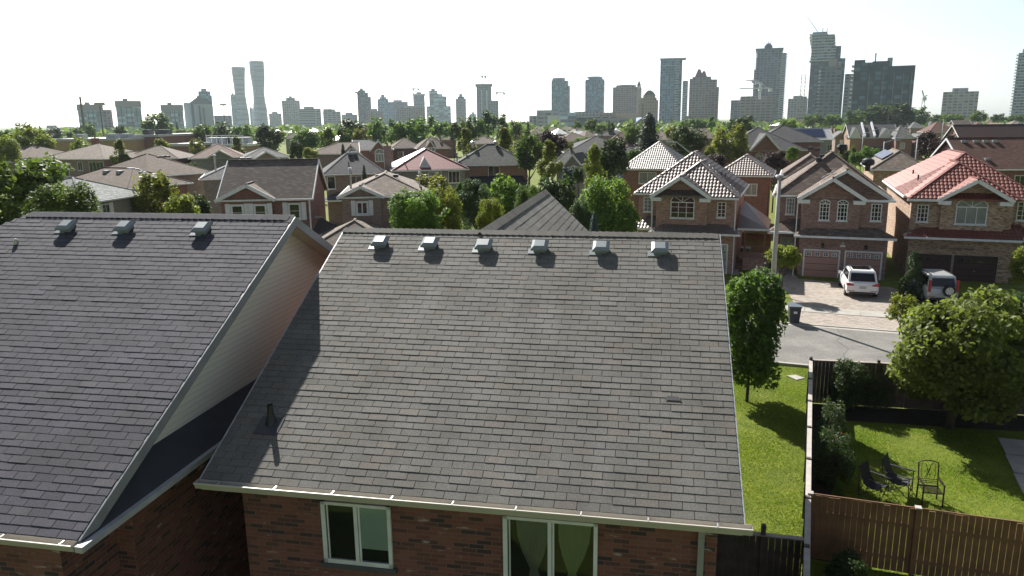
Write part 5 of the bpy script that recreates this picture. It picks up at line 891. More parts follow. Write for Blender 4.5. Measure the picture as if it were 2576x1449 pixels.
def pylon(label, x, yt, yb, Y, w=3.2, name='lattice_pylon'):
    P = at_y(x, yt, Y); e = thing(name, (P[0], Y, 0), 0, label, 'pylon'); zt = P[2]; m = MB(); n_ = 14; prof = lambda f: w*(.35+.65*max(0, 1-f*1.6))*1.0
    for k in range(n_):
        z0, z1 = zt*k/n_, zt*(k+1)/n_; a, b = prof(k/n_), prof((k+1)/n_)
        for s_ in (-1, 1): m.bar((s_*a, 0, z0), (s_*b, 0, z1), .35); m.bar((-s_*a, 0, z0), (s_*b, 0, z1), .22)
        m.bar((-b, 0, z1), (b, 0, z1), .22)
    m.build('lattice', paint('rust_grey_steel', (.2, .16, .15), .6), e)
pylon('lattice pylon standing before the grey-brown block', 2022, 187, 300, 700, 5.5)
def mast(label, x, yt, Y, r=.25, dish=True, name='light_mast'):
    P = at_y(x, yt, Y); e = thing(name, (P[0], Y, 0), 0, label, 'mast'); MB().cyl((0, 0, 0), (0, 0, P[2]), r, r*.6).build('pole', MATS['rust_grey_steel'], e)
    if dish: MB().box(-1.6, 1.6, -.4, .4, P[2]-.8, P[2]+.2).build('lamp_head', GREYTRIM, e)
mast('tall sports light mast before the leftmost office', 250, 259, 260, .3); pylon('thin lattice radio mast before the leftmost office', 201, 243, 318, 330, .5, 'radio_mast'); mast('high thin light mast left of the twisting towers', 561, 262, 420, .3); mast('high light mast left of the stepped dark tower', 899, 232, 480, .3); mast('high mast rising beside the clock tower', 1617, 258, 420, .3); mast('slim light mast before the dark wood', 2236, 286, 250, .16, False); mast('slim mast among the yellow-green trees, right of the spruce', 2337, 284, 300, .15, False)

# ------------------------------------------------------------------ trees
def crown_mesh(name, kind, n, leaf, seed, asp=None):
    asp = asp or {'column': 3.6, 'conifer': 3.0}.get(kind, 2.4)      # height over radius the crown will be given, so that leaves stay leaf-shaped
    rg = np.random.default_rng(seed); C_, T = [], []
    if kind == 'round': nb = 52
    elif kind == 'column': nb = 50
    elif kind == 'conifer': nb = 0
    else: nb = 60
    if nb:
        bl = []
        for i in range(nb):
            t = rg.random(); 
            if kind == 'round': z = .08+.84*t; R = math.sqrt(max(0, 1-((z-.5)/.56)**2))*.78
            elif kind == 'column': z = .04+.92*t; R = .78*min(1, z/.18)*(1-max(0, z-.25)/.78)**.75
            else: z = .1+.8*t; R = math.sqrt(max(0, 1-((z-.42)/.62)**2))*.74
            th = rg.random()*6.283; rr = R*math.sqrt(rg.uniform(.25, 1)); br = (.25 if kind != 'column' else .2)*rg.uniform(.6, 1.25)*(1-.4*max(0, z-.6)); bl.append((rr*math.cos(th), rr*math.sin(th), z, br))
        for i in range(16 if kind != 'column' else 8):      # stray boughs that break the outline
            b0 = bl[int(rg.integers(len(bl)))]; l_ = math.hypot(b0[0], b0[1])+1e-3; k_ = rg.uniform(1.0, 1.3) if l_ > .3 else 1; bl.append((b0[0]*k_, b0[1]*k_, min(1.04, b0[2]+rg.uniform(.02, .14)), rg.uniform(.07, .12)))
        w = np.array([b[3]**2 for b in bl]); w /= w.sum(); ks = rg.choice(len(bl), n, p=w); B_ = np.array(bl)[ks]
        d = rg.normal(size=(n, 3)); d /= np.linalg.norm(d, axis=1)[:, None]; r = B_[:, 3]*np.where(rg.random(n) < .85, rg.uniform(.72, 1.08, n), rg.uniform(1.05, 1.3, n)); P = np.stack([B_[:, 0]+d[:, 0]*r, B_[:, 1]+d[:, 1]*r, B_[:, 2]+d[:, 2]*r*.62], 1)
        tint = .05+.4*rg.random(n)+.5*((ks*37) % 11)/11*rg.uniform(.6, 1, n); nd = d*.55+rg.normal(size=(n, 3))*.6+np.array([0, 0, .45])
    else:
        z = 1-rg.random(n)**.62; th = rg.random(n)*6.283; lay = 15; ph = (z*lay) % 1; R = (1-z)**.5*.98*(1-.42*ph)*(.86+.22*np.sin(th*5+np.floor(z*lay)*2.1))+.015; rr = R*np.sqrt(rg.uniform(.3, 1, n)); P = np.stack([rr*np.cos(th), rr*np.sin(th), z-rr*.06], 1); tint = rg.random(n)*.8; nd = np.stack([np.cos(th)*.6, np.sin(th)*.6, np.ones(n)], 1)+rg.normal(size=(n, 3))*.4
    nd /= np.linalg.norm(nd, axis=1)[:, None]; a = np.cross(nd, rg.normal(size=(n, 3))); a /= np.linalg.norm(a, axis=1)[:, None]; b = np.cross(nd, a); s_ = leaf*rg.uniform(.6, 1.35, n)[:, None]; a[:, 2] /= asp; b[:, 2] /= asp
    V = np.stack([P-a*s_, P-b*s_*.6, P+a*s_, P+b*s_*.6], 1).reshape(-1, 3); me = bpy.data.meshes.new(name); me.vertices.add(4*n); me.vertices.foreach_set('co', V.ravel().astype(np.float32)); me.loops.add(4*n); me.loops.foreach_set('vertex_index', np.arange(4*n, dtype=np.int32)); me.polygons.add(n); me.polygons.foreach_set('loop_start', np.arange(0, 4*n, 4, dtype=np.int32)); me.update()
    at = me.attributes.new('tint', 'FLOAT', 'FACE'); at.data.foreach_set('value', np.clip(tint, 0, 1).astype(np.float32)); me.materials.append(LEAF['green']); return me
def trunk_mesh(name, seed, branches=7):
    rg = np.random.default_rng(seed); m = MB(); m.cyl((0, 0, 0), (.02, .01, .45), .05, .035, 8).cyl((.02, .01, .45), (0, .03, .85), .035, .012, 7)
    for i in range(branches):
        z = .3+.45*i/branches; th = rg.random()*6.283; l = .55*(1-.4*i/branches); p = np.array([.015, .01, z]); q = p+np.array([math.cos(th)*l*.45, math.sin(th)*l*.45, .1]); r = q+np.array([math.cos(th+.3)*l*.4, math.sin(th+.3)*l*.4, .1]); m.cyl(p, q, .02, .013, 5).cyl(q, r, .013, .005, 5)
    me_o = m.build(name, BARK, None, True); me = me_o.data; bpy.data.objects.remove(me_o); return me
CR = {}
def crowns(kind, size):
    key = (kind, size)
    if key not in CR:
        n, lf = {'far': (1500, .12), 'mid': (5000, .075), 'near': (17000, .042)}[size]
        if kind == 'conifer': n = int(n*1.3); lf *= .8
        CR[key] = [crown_mesh('crown', kind, n, lf, 100+i*7+len(key[0])) for i in range(3 if size != 'near' else 2)]
    return CR[key]
TRK = [trunk_mesh('trunk', 5), trunk_mesh('trunk', 6)]; tcount = [0]
def tree(label, xc, yt, yb, wpx, Y, col='green', kind='round', size=None, name='tree', ground=None, group=None, cat=None, zt=None):
    P = at_y(xc, yt, Y); zt = P[2]; zb = at_y(xc, yb, Y)[2]; zb = max(zb, .25 if zt < 3.5 else 1.2) if kind != 'conifer' else max(zb, .4)
    if zt-zb < .8: zb = max(.05, zt-.8)
    dist = math.hypot(P[0], Y); r = max(wpx/2/F_PX*Y*.94, .3)
    if kind in ('bush', 'round'):
        r *= 1.25 if dist > 70 else 1.42
        zb = max(zb, zt-2*r*1.2)
    if kind == 'column': r *= 1.3
    if kind == 'conifer': r *= 1.1
    size = size or ('near' if dist < 52 else 'mid' if dist < 185 else 'far')
    e = thing(name, (P[0], Y, 0), random.random()*6.28, label, cat or ('bush' if name == 'bush' else 'tree'), group); tcount[0] += 1
    ms = crowns(kind, size); c = bpy.data.objects.new('crown', ms[tcount[0] % len(ms)]); COL.objects.link(c); c.parent = e; c.location = (0, 0, zb); c.scale = (r, r, zt-zb); c.material_slots[0].link = 'OBJECT'; c.material_slots[0].material = LEAF[col]
    t = bpy.data.objects.new('trunk', TRK[tcount[0] % 2]); COL.objects.link(t); t.parent = e; th_ = zb+(zt-zb)*.75; t.scale = (max(r*1.3, .5 if zt > 3 else .3), max(r*1.3, .5 if zt > 3 else .3), th_)
    return e
TL = [
 ('big dark leafy tree filling the far left edge above the shingles', 50, 396, 640, 190, 44, 'green', 'bush'), ('leafy tree with lit right-hand sprays, right of the dark one at the left edge', 150, 462, 640, 150, 40, 'green', 'bush'), ('mid-green tree top behind the far left tree', 95, 398, 470, 120, 62, 'bright', 'round'),
 ('yellow-green rounded tree left of the ochre store', 72, 314, 405, 90, 150, 'yellow', 'round'), ('yellow-green tree cut by the left edge', 8, 345, 420, 60, 130, 'yellow', 'round'), ('dull green tree behind the yellow-green one at the left edge', 20, 330, 400, 60, 200, 'green', 'round'), ('small yellow-green tree against the ochre wall', 199, 346, 400, 44, 165, 'yellow', 'round'),
 ('yellow-green pointed tree right of the chimney house', 299, 352, 420, 46, 128, 'yellow', 'column'), ('round yellow-green tree before the brick store', 405, 350, 395, 34, 175, 'yellow', 'round'), ('yellow-green tree left in front of the white plaza', 494, 350, 395, 42, 175, 'yellow', 'round'), ('yellow-green tree right in front of the white plaza', 594, 346, 395, 40, 170, 'yellow', 'column'),
 ('bright yellow-green tree hiding the street lamp', 378, 434, 575, 100, 62, 'yellow', 'bush'), ('second sunlit yellow-green tree beside the tall grey house', 452, 488, 575, 66, 57, 'yellow', 'bush'), ('dark shrubby tree at the foot of the tall grey house', 490, 490, 575, 58, 60, 'dark', 'bush'), ('small green tree by the red brick garage', 458, 433, 490, 32, 98, 'green', 'round'), ('grey-green tree behind the garage roof', 478, 411, 452, 34, 115, 'green', 'round'),
 ('big lone tree standing against the sky between the offices', 392, 287, 345, 66, 320, 'green', 'round'), ('wide low tree right of the lone one', 425, 332, 365, 50, 255, 'green', 'round'), ('small dark conifer right of the lone tree', 444, 308, 336, 10, 290, 'conifer', 'conifer'), ('low tree behind the brown shop', 455, 325, 350, 40, 270, 'green', 'round'), ('dark round tree left of the twisting towers', 507, 315, 362, 42, 250, 'green', 'round'), ('tall dark tree below the twisting towers', 560, 308, 362, 48, 250, 'dark', 'round'), ('green tree right of the tall dark one below the twisting towers', 610, 317, 366, 60, 245, 'green', 'round'),
 ('very dark broad tree at the end of the left tree row', 676, 316, 378, 62, 175, 'dark', 'round'), ('small tree before the leftmost office', 221, 308, 345, 34, 380, 'green', 'round'), ('dark tree between two office towers', 301, 317, 345, 26, 330, 'dark', 'round'), ('low dark tree at the far left horizon', 131, 322, 350, 40, 340, 'dark', 'round'), ('dim tree right of the far left horizon tree', 188, 323, 350, 40, 320, 'green', 'round'),
 ('broad green tree right of the very dark one', 768, 327, 385, 64, 168, 'green', 'round'), ('lime-edged tree in the left centre row', 817, 323, 372, 44, 180, 'bright', 'round'), ('dark pointed-top tree in the left centre row', 867, 322, 372, 40, 178, 'green', 'round'), ('tree tinged with orange in the left centre row', 906, 323, 368, 46, 185, 'yellow', 'round'), ('tall dark green crown above the orange-tinged tree', 886, 302, 350, 62, 225, 'dark', 'round'), ('tall green crown left of the centre, over the brown roofs', 950, 298, 365, 52, 215, 'green', 'round'), ('ragged green tree over the brown roofs', 996, 304, 368, 48, 205, 'green', 'round'),
 ('broad green tree in the centre row', 1043, 302, 366, 60, 205, 'green', 'round'), ('rounded far tree under the pale stepped tower', 1072, 292, 335, 54, 270, 'green', 'round'), ('olive tree left of the dark gap', 1108, 308, 350, 48, 230, 'green', 'round'), ('dark tree in the gap of the centre row', 1140, 310, 358, 28, 195, 'dark', 'round'), ('spiky tall green tree left of the unfinished tower', 1170, 296, 362, 46, 205, 'green', 'round'), ('green tree directly under the unfinished tower', 1203, 298, 362, 36, 205, 'green', 'round'), ('tallest dark tree of the centre row before the unfinished tower', 1230, 281, 362, 38, 215, 'dark', 'round'), ('leggy green tree right of the tallest one', 1264, 291, 362, 38, 215, 'green', 'column'), ('paler green tree at the right end of the centre row', 1296, 306, 352, 34, 240, 'green', 'round'),
 ('dusty conifer in the distance left of the civic blocks', 1328, 303, 332, 16, 300, 'conifer', 'conifer'), ('dark bush tree between the far left roofs', 744, 352, 410, 34, 120, 'dark', 'bush'), ('dark spiky conifer before the brown triple-window house', 862, 361, 402, 20, 112, 'conifer', 'conifer'), ('rounded yellow-green bush before the brown roof', 780, 372, 405, 34, 112, 'yellow', 'round'), ('slender dark conifer rising beside the tan-roofed house', 915, 414, 470, 20, 74, 'conifer', 'conifer'),
 ('pointed yellow-green tree left of the turbine-vent house', 1172, 324, 385, 48, 122, 'yellow', 'column'), ('tall pointed yellow-green tree right of the turbine-vent house', 1268, 326, 408, 60, 106, 'yellow', 'column'), ('grey-green broad tree beside the tall pointed one', 1332, 330, 446, 66, 98, 'green', 'round'), ('bright pointed tree left of the steep little gable', 1380, 355, 448, 64, 84, 'yellow', 'column'), ('purple-leaved tree behind the bright pointed one', 1390, 331, 398, 62, 112, 'purple', 'round'), ('yellow-leaved columnar tree in the middle', 1494, 366, 475, 58, 67, 'yellow', 'column'), ('dense dark rounded tree beside the yellow column', 1544, 348, 455, 72, 79, 'dark', 'round'),
 ('great dark spruce rising above the roofs', 1634, 283, 388, 90, 140, 'conifer', 'conifer'), ('dark blue-green shrubs below the steep little gable', 1430, 418, 470, 34, 74, 'blue', 'bush'), ('small dark shrub tree below the steep little gable', 1455, 420, 470, 28, 72, 'dark', 'bush'), ('light green tree strip behind the wide dark roof', 1470, 345, 372, 54, 150, 'bright', 'bush'), ('small yellow-green bush left of the wide dark roof', 1430, 356, 384, 26, 130, 'yellow', 'round'),
 ('round dark tree before the civic hall', 1490, 301, 335, 38, 280, 'green', 'round'), ('small bright tree before the civic hall', 1513, 314, 336, 30, 275, 'bright', 'round'), ('dark squat tree right of the two civic trees', 1537, 305, 335, 20, 285, 'dark', 'round'), ('pale tree before the glass hall', 1452, 305, 326, 20, 330, 'green', 'round'), ('low dim tree left of the great spruce', 1590, 310, 345, 36, 240, 'green', 'round'), ('low spreading tree left of the dark one behind the tiled house', 1600, 376, 405, 44, 92, 'green', 'bush'), ('dull tree at the left foot of the great spruce', 1594, 318, 372, 40, 160, 'green', 'round'),
 ('dark maple behind the tiled pyramid roofs', 1735, 318, 398, 78, 112, 'dark', 'round'), ('large yellow-green tree right of the dark maple', 1838, 315, 402, 82, 132, 'yellow', 'round'), ('dark tree behind the large yellow-green one', 1868, 295, 350, 72, 200, 'dark', 'round'), ('line of low green trees under the pyramid tower', 1755, 298, 325, 80, 330, 'green', 'bush'), ('small yellow-green tree right of the great spruce', 1690, 316, 350, 30, 200, 'yellow', 'round'), ('green tree spire right of the podium', 1790, 293, 322, 22, 320, 'green', 'column'),
 ('yellow-green low bush at the dark maple', 1786, 366, 402, 30, 95, 'yellow', 'bush'), ('purple-leaved shrub between the tiled roofs', 1802, 388, 425, 46, 84, 'purple', 'bush'), ('purple-leaved tree before the arched windows', 1952, 382, 430, 58, 90, 'purple', 'round'), ('small bright tree right of the purple one', 1994, 370, 402, 32, 96, 'bright', 'round'), ('green tree before the townhouse end wall', 2134, 366, 408, 38, 128, 'green', 'round'), ('dark bush below the townhouse tree', 2156, 382, 418, 34, 120, 'green', 'bush'), ('olive tree in front of the townhouse porch', 2185, 369, 412, 32, 124, 'bright', 'round'), ('thin bright tree right of the olive one', 2206, 374, 405, 18, 126, 'bright', 'round'),
 ('dark purple-leaved tree behind the brown roofs, left one', 2338, 333, 402, 52, 112, 'purple', 'round'), ('purple-leaved tree beside the chestnut roof, right one', 2378, 342, 405, 66, 104, 'purple', 'round'),
 ('left shoulder of the dark wood before the huge block', 2155, 277, 318, 54, 400, 'green', 'round'), ('tall dark crown in the wood before the huge block', 2204, 264, 318, 62, 410, 'dark', 'round'), ('broadest dark crown of the wood', 2254, 262, 318, 80, 405, 'dark', 'round'), ('right end tree of the dark wood', 2312, 271, 316, 48, 400, 'green', 'round'), ('low green tree under the pylon', 2046, 288, 318, 50, 420, 'green', 'bush'), ('low green tree under the balcony tower', 2098, 287, 318, 48, 420, 'green', 'bush'), ('bright round tree left of the pylon', 1985, 300, 325, 44, 260, 'bright', 'bush'),
 ('low dark tree left of the lone slab', 2362, 288, 308, 40, 430, 'green', 'bush'), ('pale green trees below the lone slab', 2400, 287, 308, 50, 420, 'bright', 'bush'), ('open-branched tree right of the lone slab', 2464, 278, 306, 36, 380, 'green', 'round'), ('round tree left of the slim right tower', 2513, 287, 307, 32, 420, 'dark', 'round'), ('low tree under the slim right tower', 2556, 290, 308, 44, 430, 'green', 'bush'),
 ('sunlit tree hiding the tan-roofed house corner', 1045, 478, 600, 118, 40, 'bright', 'bush'), ('leafy tree behind the tan-roofed house', 1085, 440, 530, 96, 66, 'yellow', 'bush'), ('bright green garden tree left of middle', 1112, 470, 600, 84, 44, 'yellow', 'bush'), ('dark-leaved garden tree in the middle row', 1196, 458, 600, 78, 50, 'dark', 'round'), ('broad garden tree before the glazed lean-to', 1262, 449, 600, 88, 54, 'bright', 'round'), ('dense garden tree just left of the grey wing roof', 1330, 466, 600, 60, 44, 'green', 'bush'), ('shaggy rounded tree behind the grey wing roof', 1398, 442, 590, 90, 56, 'dark', 'bush'), ('bright green round tree left of the arched house', 1532, 447, 640, 130, 50, 'bright', 'bush'), ('slender grey-green tree between the yellow and dark garden trees', 1155, 468, 600, 40, 56, 'green', 'column'), ('low yellow-green spray of branches over the wing roof', 1232, 500, 600, 60, 38, 'yellow', 'bush'), ('blue spruce at the foot of the bright round tree', 1495, 532, 610, 38, 42, 'blue', 'conifer'), ('dark shrub right of the grey wing roof', 1462, 505, 610, 50, 46, 'dark', 'bush')]
for a in TL: tree(*a)
# near trees on the right
def at_ground(lb, x, y, zt, zb, r, col, kind, **k):
    e = thing(k.get('name', 'tree'), (x, y, 0), random.random()*6, lb, k.get('cat', 'tree')); c = bpy.data.objects.new('crown', crown_mesh('crown', kind, k.get('n', 26000), k.get('leaf', .026), k.get('seed', 3), (zt-zb)/r)); COL.objects.link(c); c.parent = e; c.location = (0, 0, zb); c.scale = (r, r, zt-zb); c.data.materials[0] = LEAF[col]
    t = bpy.data.objects.new('trunk', TRK[0]); COL.objects.link(t); t.parent = e; t.scale = (k.get('tw', r*1.1), k.get('tw', r*1.1), zb+(zt-zb)*.8); return e
x, y, _ = at_z(1852, 1010); P = at_y(1895, 688, y); at_ground('green maple rising at the right end of the middle house roof', x+.42, y, P[2], .75, 1.42, 'green', 'bush', n=15000, leaf=.06, seed=21, tw=1.4)
x, y, _ = at_z(2375, 1078); P = at_y(2395, 742, y); at_ground('large yellow-green spreading tree over the fenced lawn', x+.2, y, P[2]+.0, 1.0, 2.8, 'olive', 'bush', n=52000, leaf=.034, seed=22, tw=3.2)
def bt(lb, x, yb, yt, r, col, kind='bush', nm='bush', zb=None, n=5000, leaf=.05, seed=5, tw=None):
    g = at_z(x, yb); zt = at_y(x, yt, g[1])[2]; return at_ground(lb, g[0], g[1], zt, zb if zb is not None else .05, r, col, kind, n=n, leaf=leaf, seed=seed, name=nm, cat='bush' if nm == 'bush' else 'tree', tw=tw or r)
bt('small lime-green tree beside the concrete lamp post', 1966, 745, 620, 1.05, 'yellow', 'round', 'tree', 1.9, 4000, .07, 31, 1.3); bt('dark green bush between the twin-gabled and red-roofed houses', 2290, 752, 640, 1.0, 'dark', 'column', 'bush', .1, 7000, .05, 32); bt('lime sapling at the edge of the pink drive', 2262, 850, 736, .85, 'yellow', 'bush', 'tree', .9, 2600, .08, 33)
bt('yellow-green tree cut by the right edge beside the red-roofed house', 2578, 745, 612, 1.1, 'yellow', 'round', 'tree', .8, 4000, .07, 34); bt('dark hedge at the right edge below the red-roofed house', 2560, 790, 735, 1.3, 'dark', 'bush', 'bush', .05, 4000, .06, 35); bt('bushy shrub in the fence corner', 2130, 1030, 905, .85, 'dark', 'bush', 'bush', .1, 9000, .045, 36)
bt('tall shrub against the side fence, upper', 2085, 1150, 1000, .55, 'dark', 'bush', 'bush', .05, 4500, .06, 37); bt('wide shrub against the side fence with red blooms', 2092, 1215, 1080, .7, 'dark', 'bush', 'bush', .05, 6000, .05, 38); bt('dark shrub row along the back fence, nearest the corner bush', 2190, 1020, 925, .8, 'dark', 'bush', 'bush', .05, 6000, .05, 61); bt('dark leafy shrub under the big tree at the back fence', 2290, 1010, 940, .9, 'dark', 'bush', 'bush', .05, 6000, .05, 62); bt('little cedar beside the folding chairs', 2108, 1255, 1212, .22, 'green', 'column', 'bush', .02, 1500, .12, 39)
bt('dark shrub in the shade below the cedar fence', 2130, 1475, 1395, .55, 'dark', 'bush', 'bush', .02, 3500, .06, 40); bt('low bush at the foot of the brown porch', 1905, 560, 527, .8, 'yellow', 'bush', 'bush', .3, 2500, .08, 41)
g = at_z(2103, 1190); m_ = crown_mesh('crown', 'bush', 120, .07, 50); o = bpy.data.objects.new('red_flowers', m_); COL.objects.link(o); o.location = (g[0]-.05, g[1]+.2, .75); o.scale = (.4, .4, .6); m_.materials[0] = LEAF['red']; tag(o, 'cluster of red flowers on the fence shrub', 'flowers')
# distant woodland band that reads as one mass
n_ = 26000; rgw = np.random.default_rng(77); th = rgw.uniform(-.66, .66, n_); dd = rgw.uniform(430, 1300, n_)**1.0; xx = dd*np.tan(th); wob = 6+2.4*np.sin(th*57+dd*.01)+1.6*np.sin(th*131)+1.2*np.sin(th*23+dd*.05); zz = wob*rgw.random(n_)**.6
nd = rgw.normal(size=(n_, 3))+np.array([0, -.3, .6]); nd /= np.linalg.norm(nd, axis=1)[:, None]; a_ = np.cross(nd, rgw.normal(size=(n_, 3))); a_ /= np.linalg.norm(a_, axis=1)[:, None]; b_ = np.cross(nd, a_); P_ = np.stack([xx, dd, zz], 1); s_ = rgw.uniform(1.4, 3.2, n_)[:, None]
V_ = np.stack([P_-a_*s_, P_-b_*s_*.6, P_+a_*s_, P_+b_*s_*.6], 1).reshape(-1, 3); me = bpy.data.meshes.new('distant_woods'); me.vertices.add(4*n_); me.vertices.foreach_set('co', V_.ravel().astype(np.float32)); me.loops.add(4*n_); me.loops.foreach_set('vertex_index', np.arange(4*n_, dtype=np.int32)); me.polygons.add(n_); me.polygons.foreach_set('loop_start', np.arange(0, 4*n_, 4, dtype=np.int32)); me.update()
at_ = me.attributes.new('tint', 'FLOAT', 'FACE'); at_.data.foreach_set('value', rgw.random(n_).astype(np.float32)); me.materials.append(LEAF['green']); o = bpy.data.objects.new('distant_woods', me); COL.objects.link(o); tag(o, 'far band of treetops along the horizon', 'woods', kind='stuff')

# ------------------------------------------------------------------ ground, road, paving
GR = ground_mat('grass_ground', [(.25, (.06, .085, .012)), (.5, (.12, .15, .016)), (.75, (.19, .2, .03))], 1.6, 22, bump=.03)
ASPH = ground_mat('asphalt', [(.3, (.14, .135, .125)), (.7, (.24, .23, .21))], .7, 9, rough=.9, bump=.004); DASPH = ground_mat('dark_asphalt', [(.3, (.025, .025, .028)), (.7, (.045, .045, .048))], 2, 50, rough=.9, bump=.004)
CON = ground_mat('pavement_concrete', [(.3, (.3, .28, .25)), (.7, (.42, .4, .36))], 1.5, 40, bump=.003); PAV = brick('interlock_paving', [(.25, .205, .17), (.33, .28, .235), (.38, .33, .285)], (.2, .17, .145), bw=.24, rh=.16, ms=.008); SOIL = ground_mat('soil', [(.3, (.02, .015, .01)), (.7, (.045, .035, .025))], 3, 30, bump=.03)
g = MB(); g.poly((-9000, -300, 0), (9000, -300, 0), (9000, 14000, 0), (-9000, 14000, 0)); struct('ground', g, GR)
o_ = np.array([14.5, 40.2]); d_ = np.array([math.cos(rad(-21)), math.sin(rad(-21))]); n_2 = np.array([-d_[1], d_[0]])
def rd(t, s, z=0.): p = o_+d_*t+n_2*s; return (p[0], p[1], z)
struct('road', MB().poly(rd(-70, -7.5, .004), rd(60, -7.5, .004), rd(60, 0, .004), rd(-70, 0, .004)), ASPH)
kb = MB(); kb.ob(rd(-70, 0, 0), (*(d_*69), 0), (*(n_2*.18), 0), (0, 0, .12)); kb.ob(rd(-1+.0, 0, 0), (*(d_*60), 0), (*(n_2*.18), 0), (0, 0, .05)); kb.ob(rd(-70, -7.68, 0), (*(d_*130), 0), (*(n_2*.18), 0), (0, 0, .12)); kb.ob(rd(-70, -7.5, .005), (*(d_*130), 0), (*(n_2*.35), 0), (0, 0, .006)); kb.ob(rd(-70, -.35, .005), (*(d_*130), 0), (*(n_2*.35), 0), (0, 0, .006)); struct('kerb', kb, CON)
ck = MB()
pt = [rd(3.1, -.4), rd(3.3, -1.6), rd(3.0, -2.7), rd(3.5, -4.0), rd(3.2, -5.2), rd(3.6, -7.1)]
for a, b in zip(pt, pt[1:]): ck.ob((a[0], a[1], .006), (b[0]-a[0], b[1]-a[1], 0), (.02, .01, 0), (0, 0, .002))
struct('road_crack', ck, SOIL)
def px(pts, z): return [(*at_z(x, y, 0)[:2], z) for x, y in pts]
struct('driveway', MB().poly(*px([(2000, 773), (1993, 753), (1980, 735), (1962, 726), (1937, 704), (1928, 676), (1985, 672), (2008, 701), (2110, 711), (2236, 722), (2268, 730), (2280, 800), (2130, 786)], .008)), PAV)
struct('drive_apron', MB().poly(*px([(2002, 780), (2002, 812), (2110, 824), (2246, 838), (2280, 806), (2140, 792)], .008)), PAV)
struct('side_drive', MB().poly(*px([(2300, 742), (2540, 745), (2620, 830), (2320, 820)], .006)), DASPH)
struct('walkway', MB().poly(*px([(1908, 689), (1916, 640), (1936, 640), (1934, 672), (1937, 704)], .012)), CON); struct('garden_path', MB().poly(*px([(1838.7, 630), (1854.4, 633), (1858.4, 692), (1834, 690)], .012)), CON)
sw = MB(); k = -30.
while k < 30: sw.ob(rd(k, 3.0, 0), (*(d_*1.48), 0), (*(n_2*1.3), 0), (0, 0, .03)); k += 1.5
struct('pavement', sw, CON); struct('patio', MB().box(0, 1, 0, 1, 0, .01), CON); po = bpy.data.objects['patio']; bpy.data.objects.remove(po)
pa = MB()
for i in range(3): 
    p = at_z(2510, 1103); q = np.array([p[0]-.45*i*1.35, p[1]-1.35*i, 0]); pa.ob(q, (2.6, -.95, 0), (-.42*1.28, -1.28, 0), (0, 0, .04))
struct('patio', pa, CON)
sl_p = px([(1979, 946), (2000, 944), (2025, 952), (2003, 957)], .03); tag(MB().poly(*sl_p).poly(*[(a, b, 0) for a, b, c in sl_p]).build('utility_cover', CON), 'flat concrete utility cover lying in the strip of grass', 'cover')
F1a = np.array([11.61, 28.1]); F1b = np.array([7.37, 17.4]); f1d = (F1a-F1b)/np.linalg.norm(F1a-F1b); f1n = np.array([f1d[1], -f1d[0]])
bd = MB(); bd.poly((*F1b, .006), (*(F1b+f1n*.9), .006), (*(F1a+f1n*.9-f1d*1.6), .006), (*F1a, .006)); bd.poly((*F1a, .009), (F1a[0]-.55, F1a[1]-1.55, .009), (F1a[0]+14, F1a[1]-4.5, .009), (F1a[0]+14.5, F1a[1]-2.85, .009)); struct('garden_bed', bd, SOIL)
# blades of grass on the two lawns in front
def blades(name, poly, n, seed):
    rg = np.random.default_rng(seed); P = np.array(poly)[:, :2]; lo, hi = P.min(0), P.max(0); pts = rg.uniform(lo, hi, (n, 2)); ins = np.zeros(n, bool); j = len(P)-1
    for i in range(len(P)):
        c = ((P[i, 1] > pts[:, 1]) != (P[j, 1] > pts[:, 1])) & (pts[:, 0] < (P[j, 0]-P[i, 0])*(pts[:, 1]-P[i, 1])/(P[j, 1]-P[i, 1]+1e-12)+P[i, 0]); ins ^= c; j = i
    pts = pts[ins]; wn = np.sin(pts[:, 0]*.9+1.3*np.sin(pts[:, 1]*.6))*np.sin(pts[:, 1]*.8+pts[:, 0]*.35); pts = pts[rg.random(len(pts)) < .72+.28*wn]; m = len(pts); th = rg.uniform(0, 6.283, m); w = rg.uniform(.008, .018, m); h = rg.uniform(.02, .055, m)*(.8+.4*np.sin(pts[:, 0]*1.7)*np.cos(pts[:, 1]*1.3)); ln = rg.normal(0, .018, (m, 2)); z0 = np.zeros(m)
    A_ = np.stack([pts[:, 0]-np.cos(th)*w, pts[:, 1]-np.sin(th)*w, z0], 1); B_ = np.stack([pts[:, 0]+np.cos(th)*w, pts[:, 1]+np.sin(th)*w, z0], 1); C_ = np.stack([pts[:, 0]+ln[:, 0], pts[:, 1]+ln[:, 1], h], 1)
    V = np.stack([A_, B_, C_], 1).reshape(-1, 3); me = bpy.data.meshes.new(name); me.vertices.add(3*m); me.vertices.foreach_set('co', V.ravel().astype(np.float32)); me.loops.add(3*m); me.loops.foreach_set('vertex_index', np.arange(3*m, dtype=np.int32)); me.polygons.add(m); me.polygons.foreach_set('loop_start', np.arange(0, 3*m, 3, dtype=np.int32)); me.update()
    tt = np.clip(rg.random(m)*.7+.3*(np.sin(pts[:, 0]*2.1+pts[:, 1]*.7)*np.sin(pts[:, 1]*1.1)*.5+.5), 0, 1); at = me.attributes.new('tint', 'FLOAT', 'FACE'); at.data.foreach_set('value', tt.astype(np.float32)); me.materials.append(GRS); o = bpy.data.objects.new(name, me); COL.objects.link(o); return o
GRS = leafmat('lawn_blades', (.075, .125, .012), (.24, .3, .03), .5)
tag(blades('lawn_grass', [(3.6, 13.5), (6.62, 15.35), (11.62, 28.05), (13.5, 32.5), (7.5, 34.7), (4.4, 20)], 260000, 4), 'mown strip of sunlit lawn between the house and the side fence', 'grass', kind='stuff')
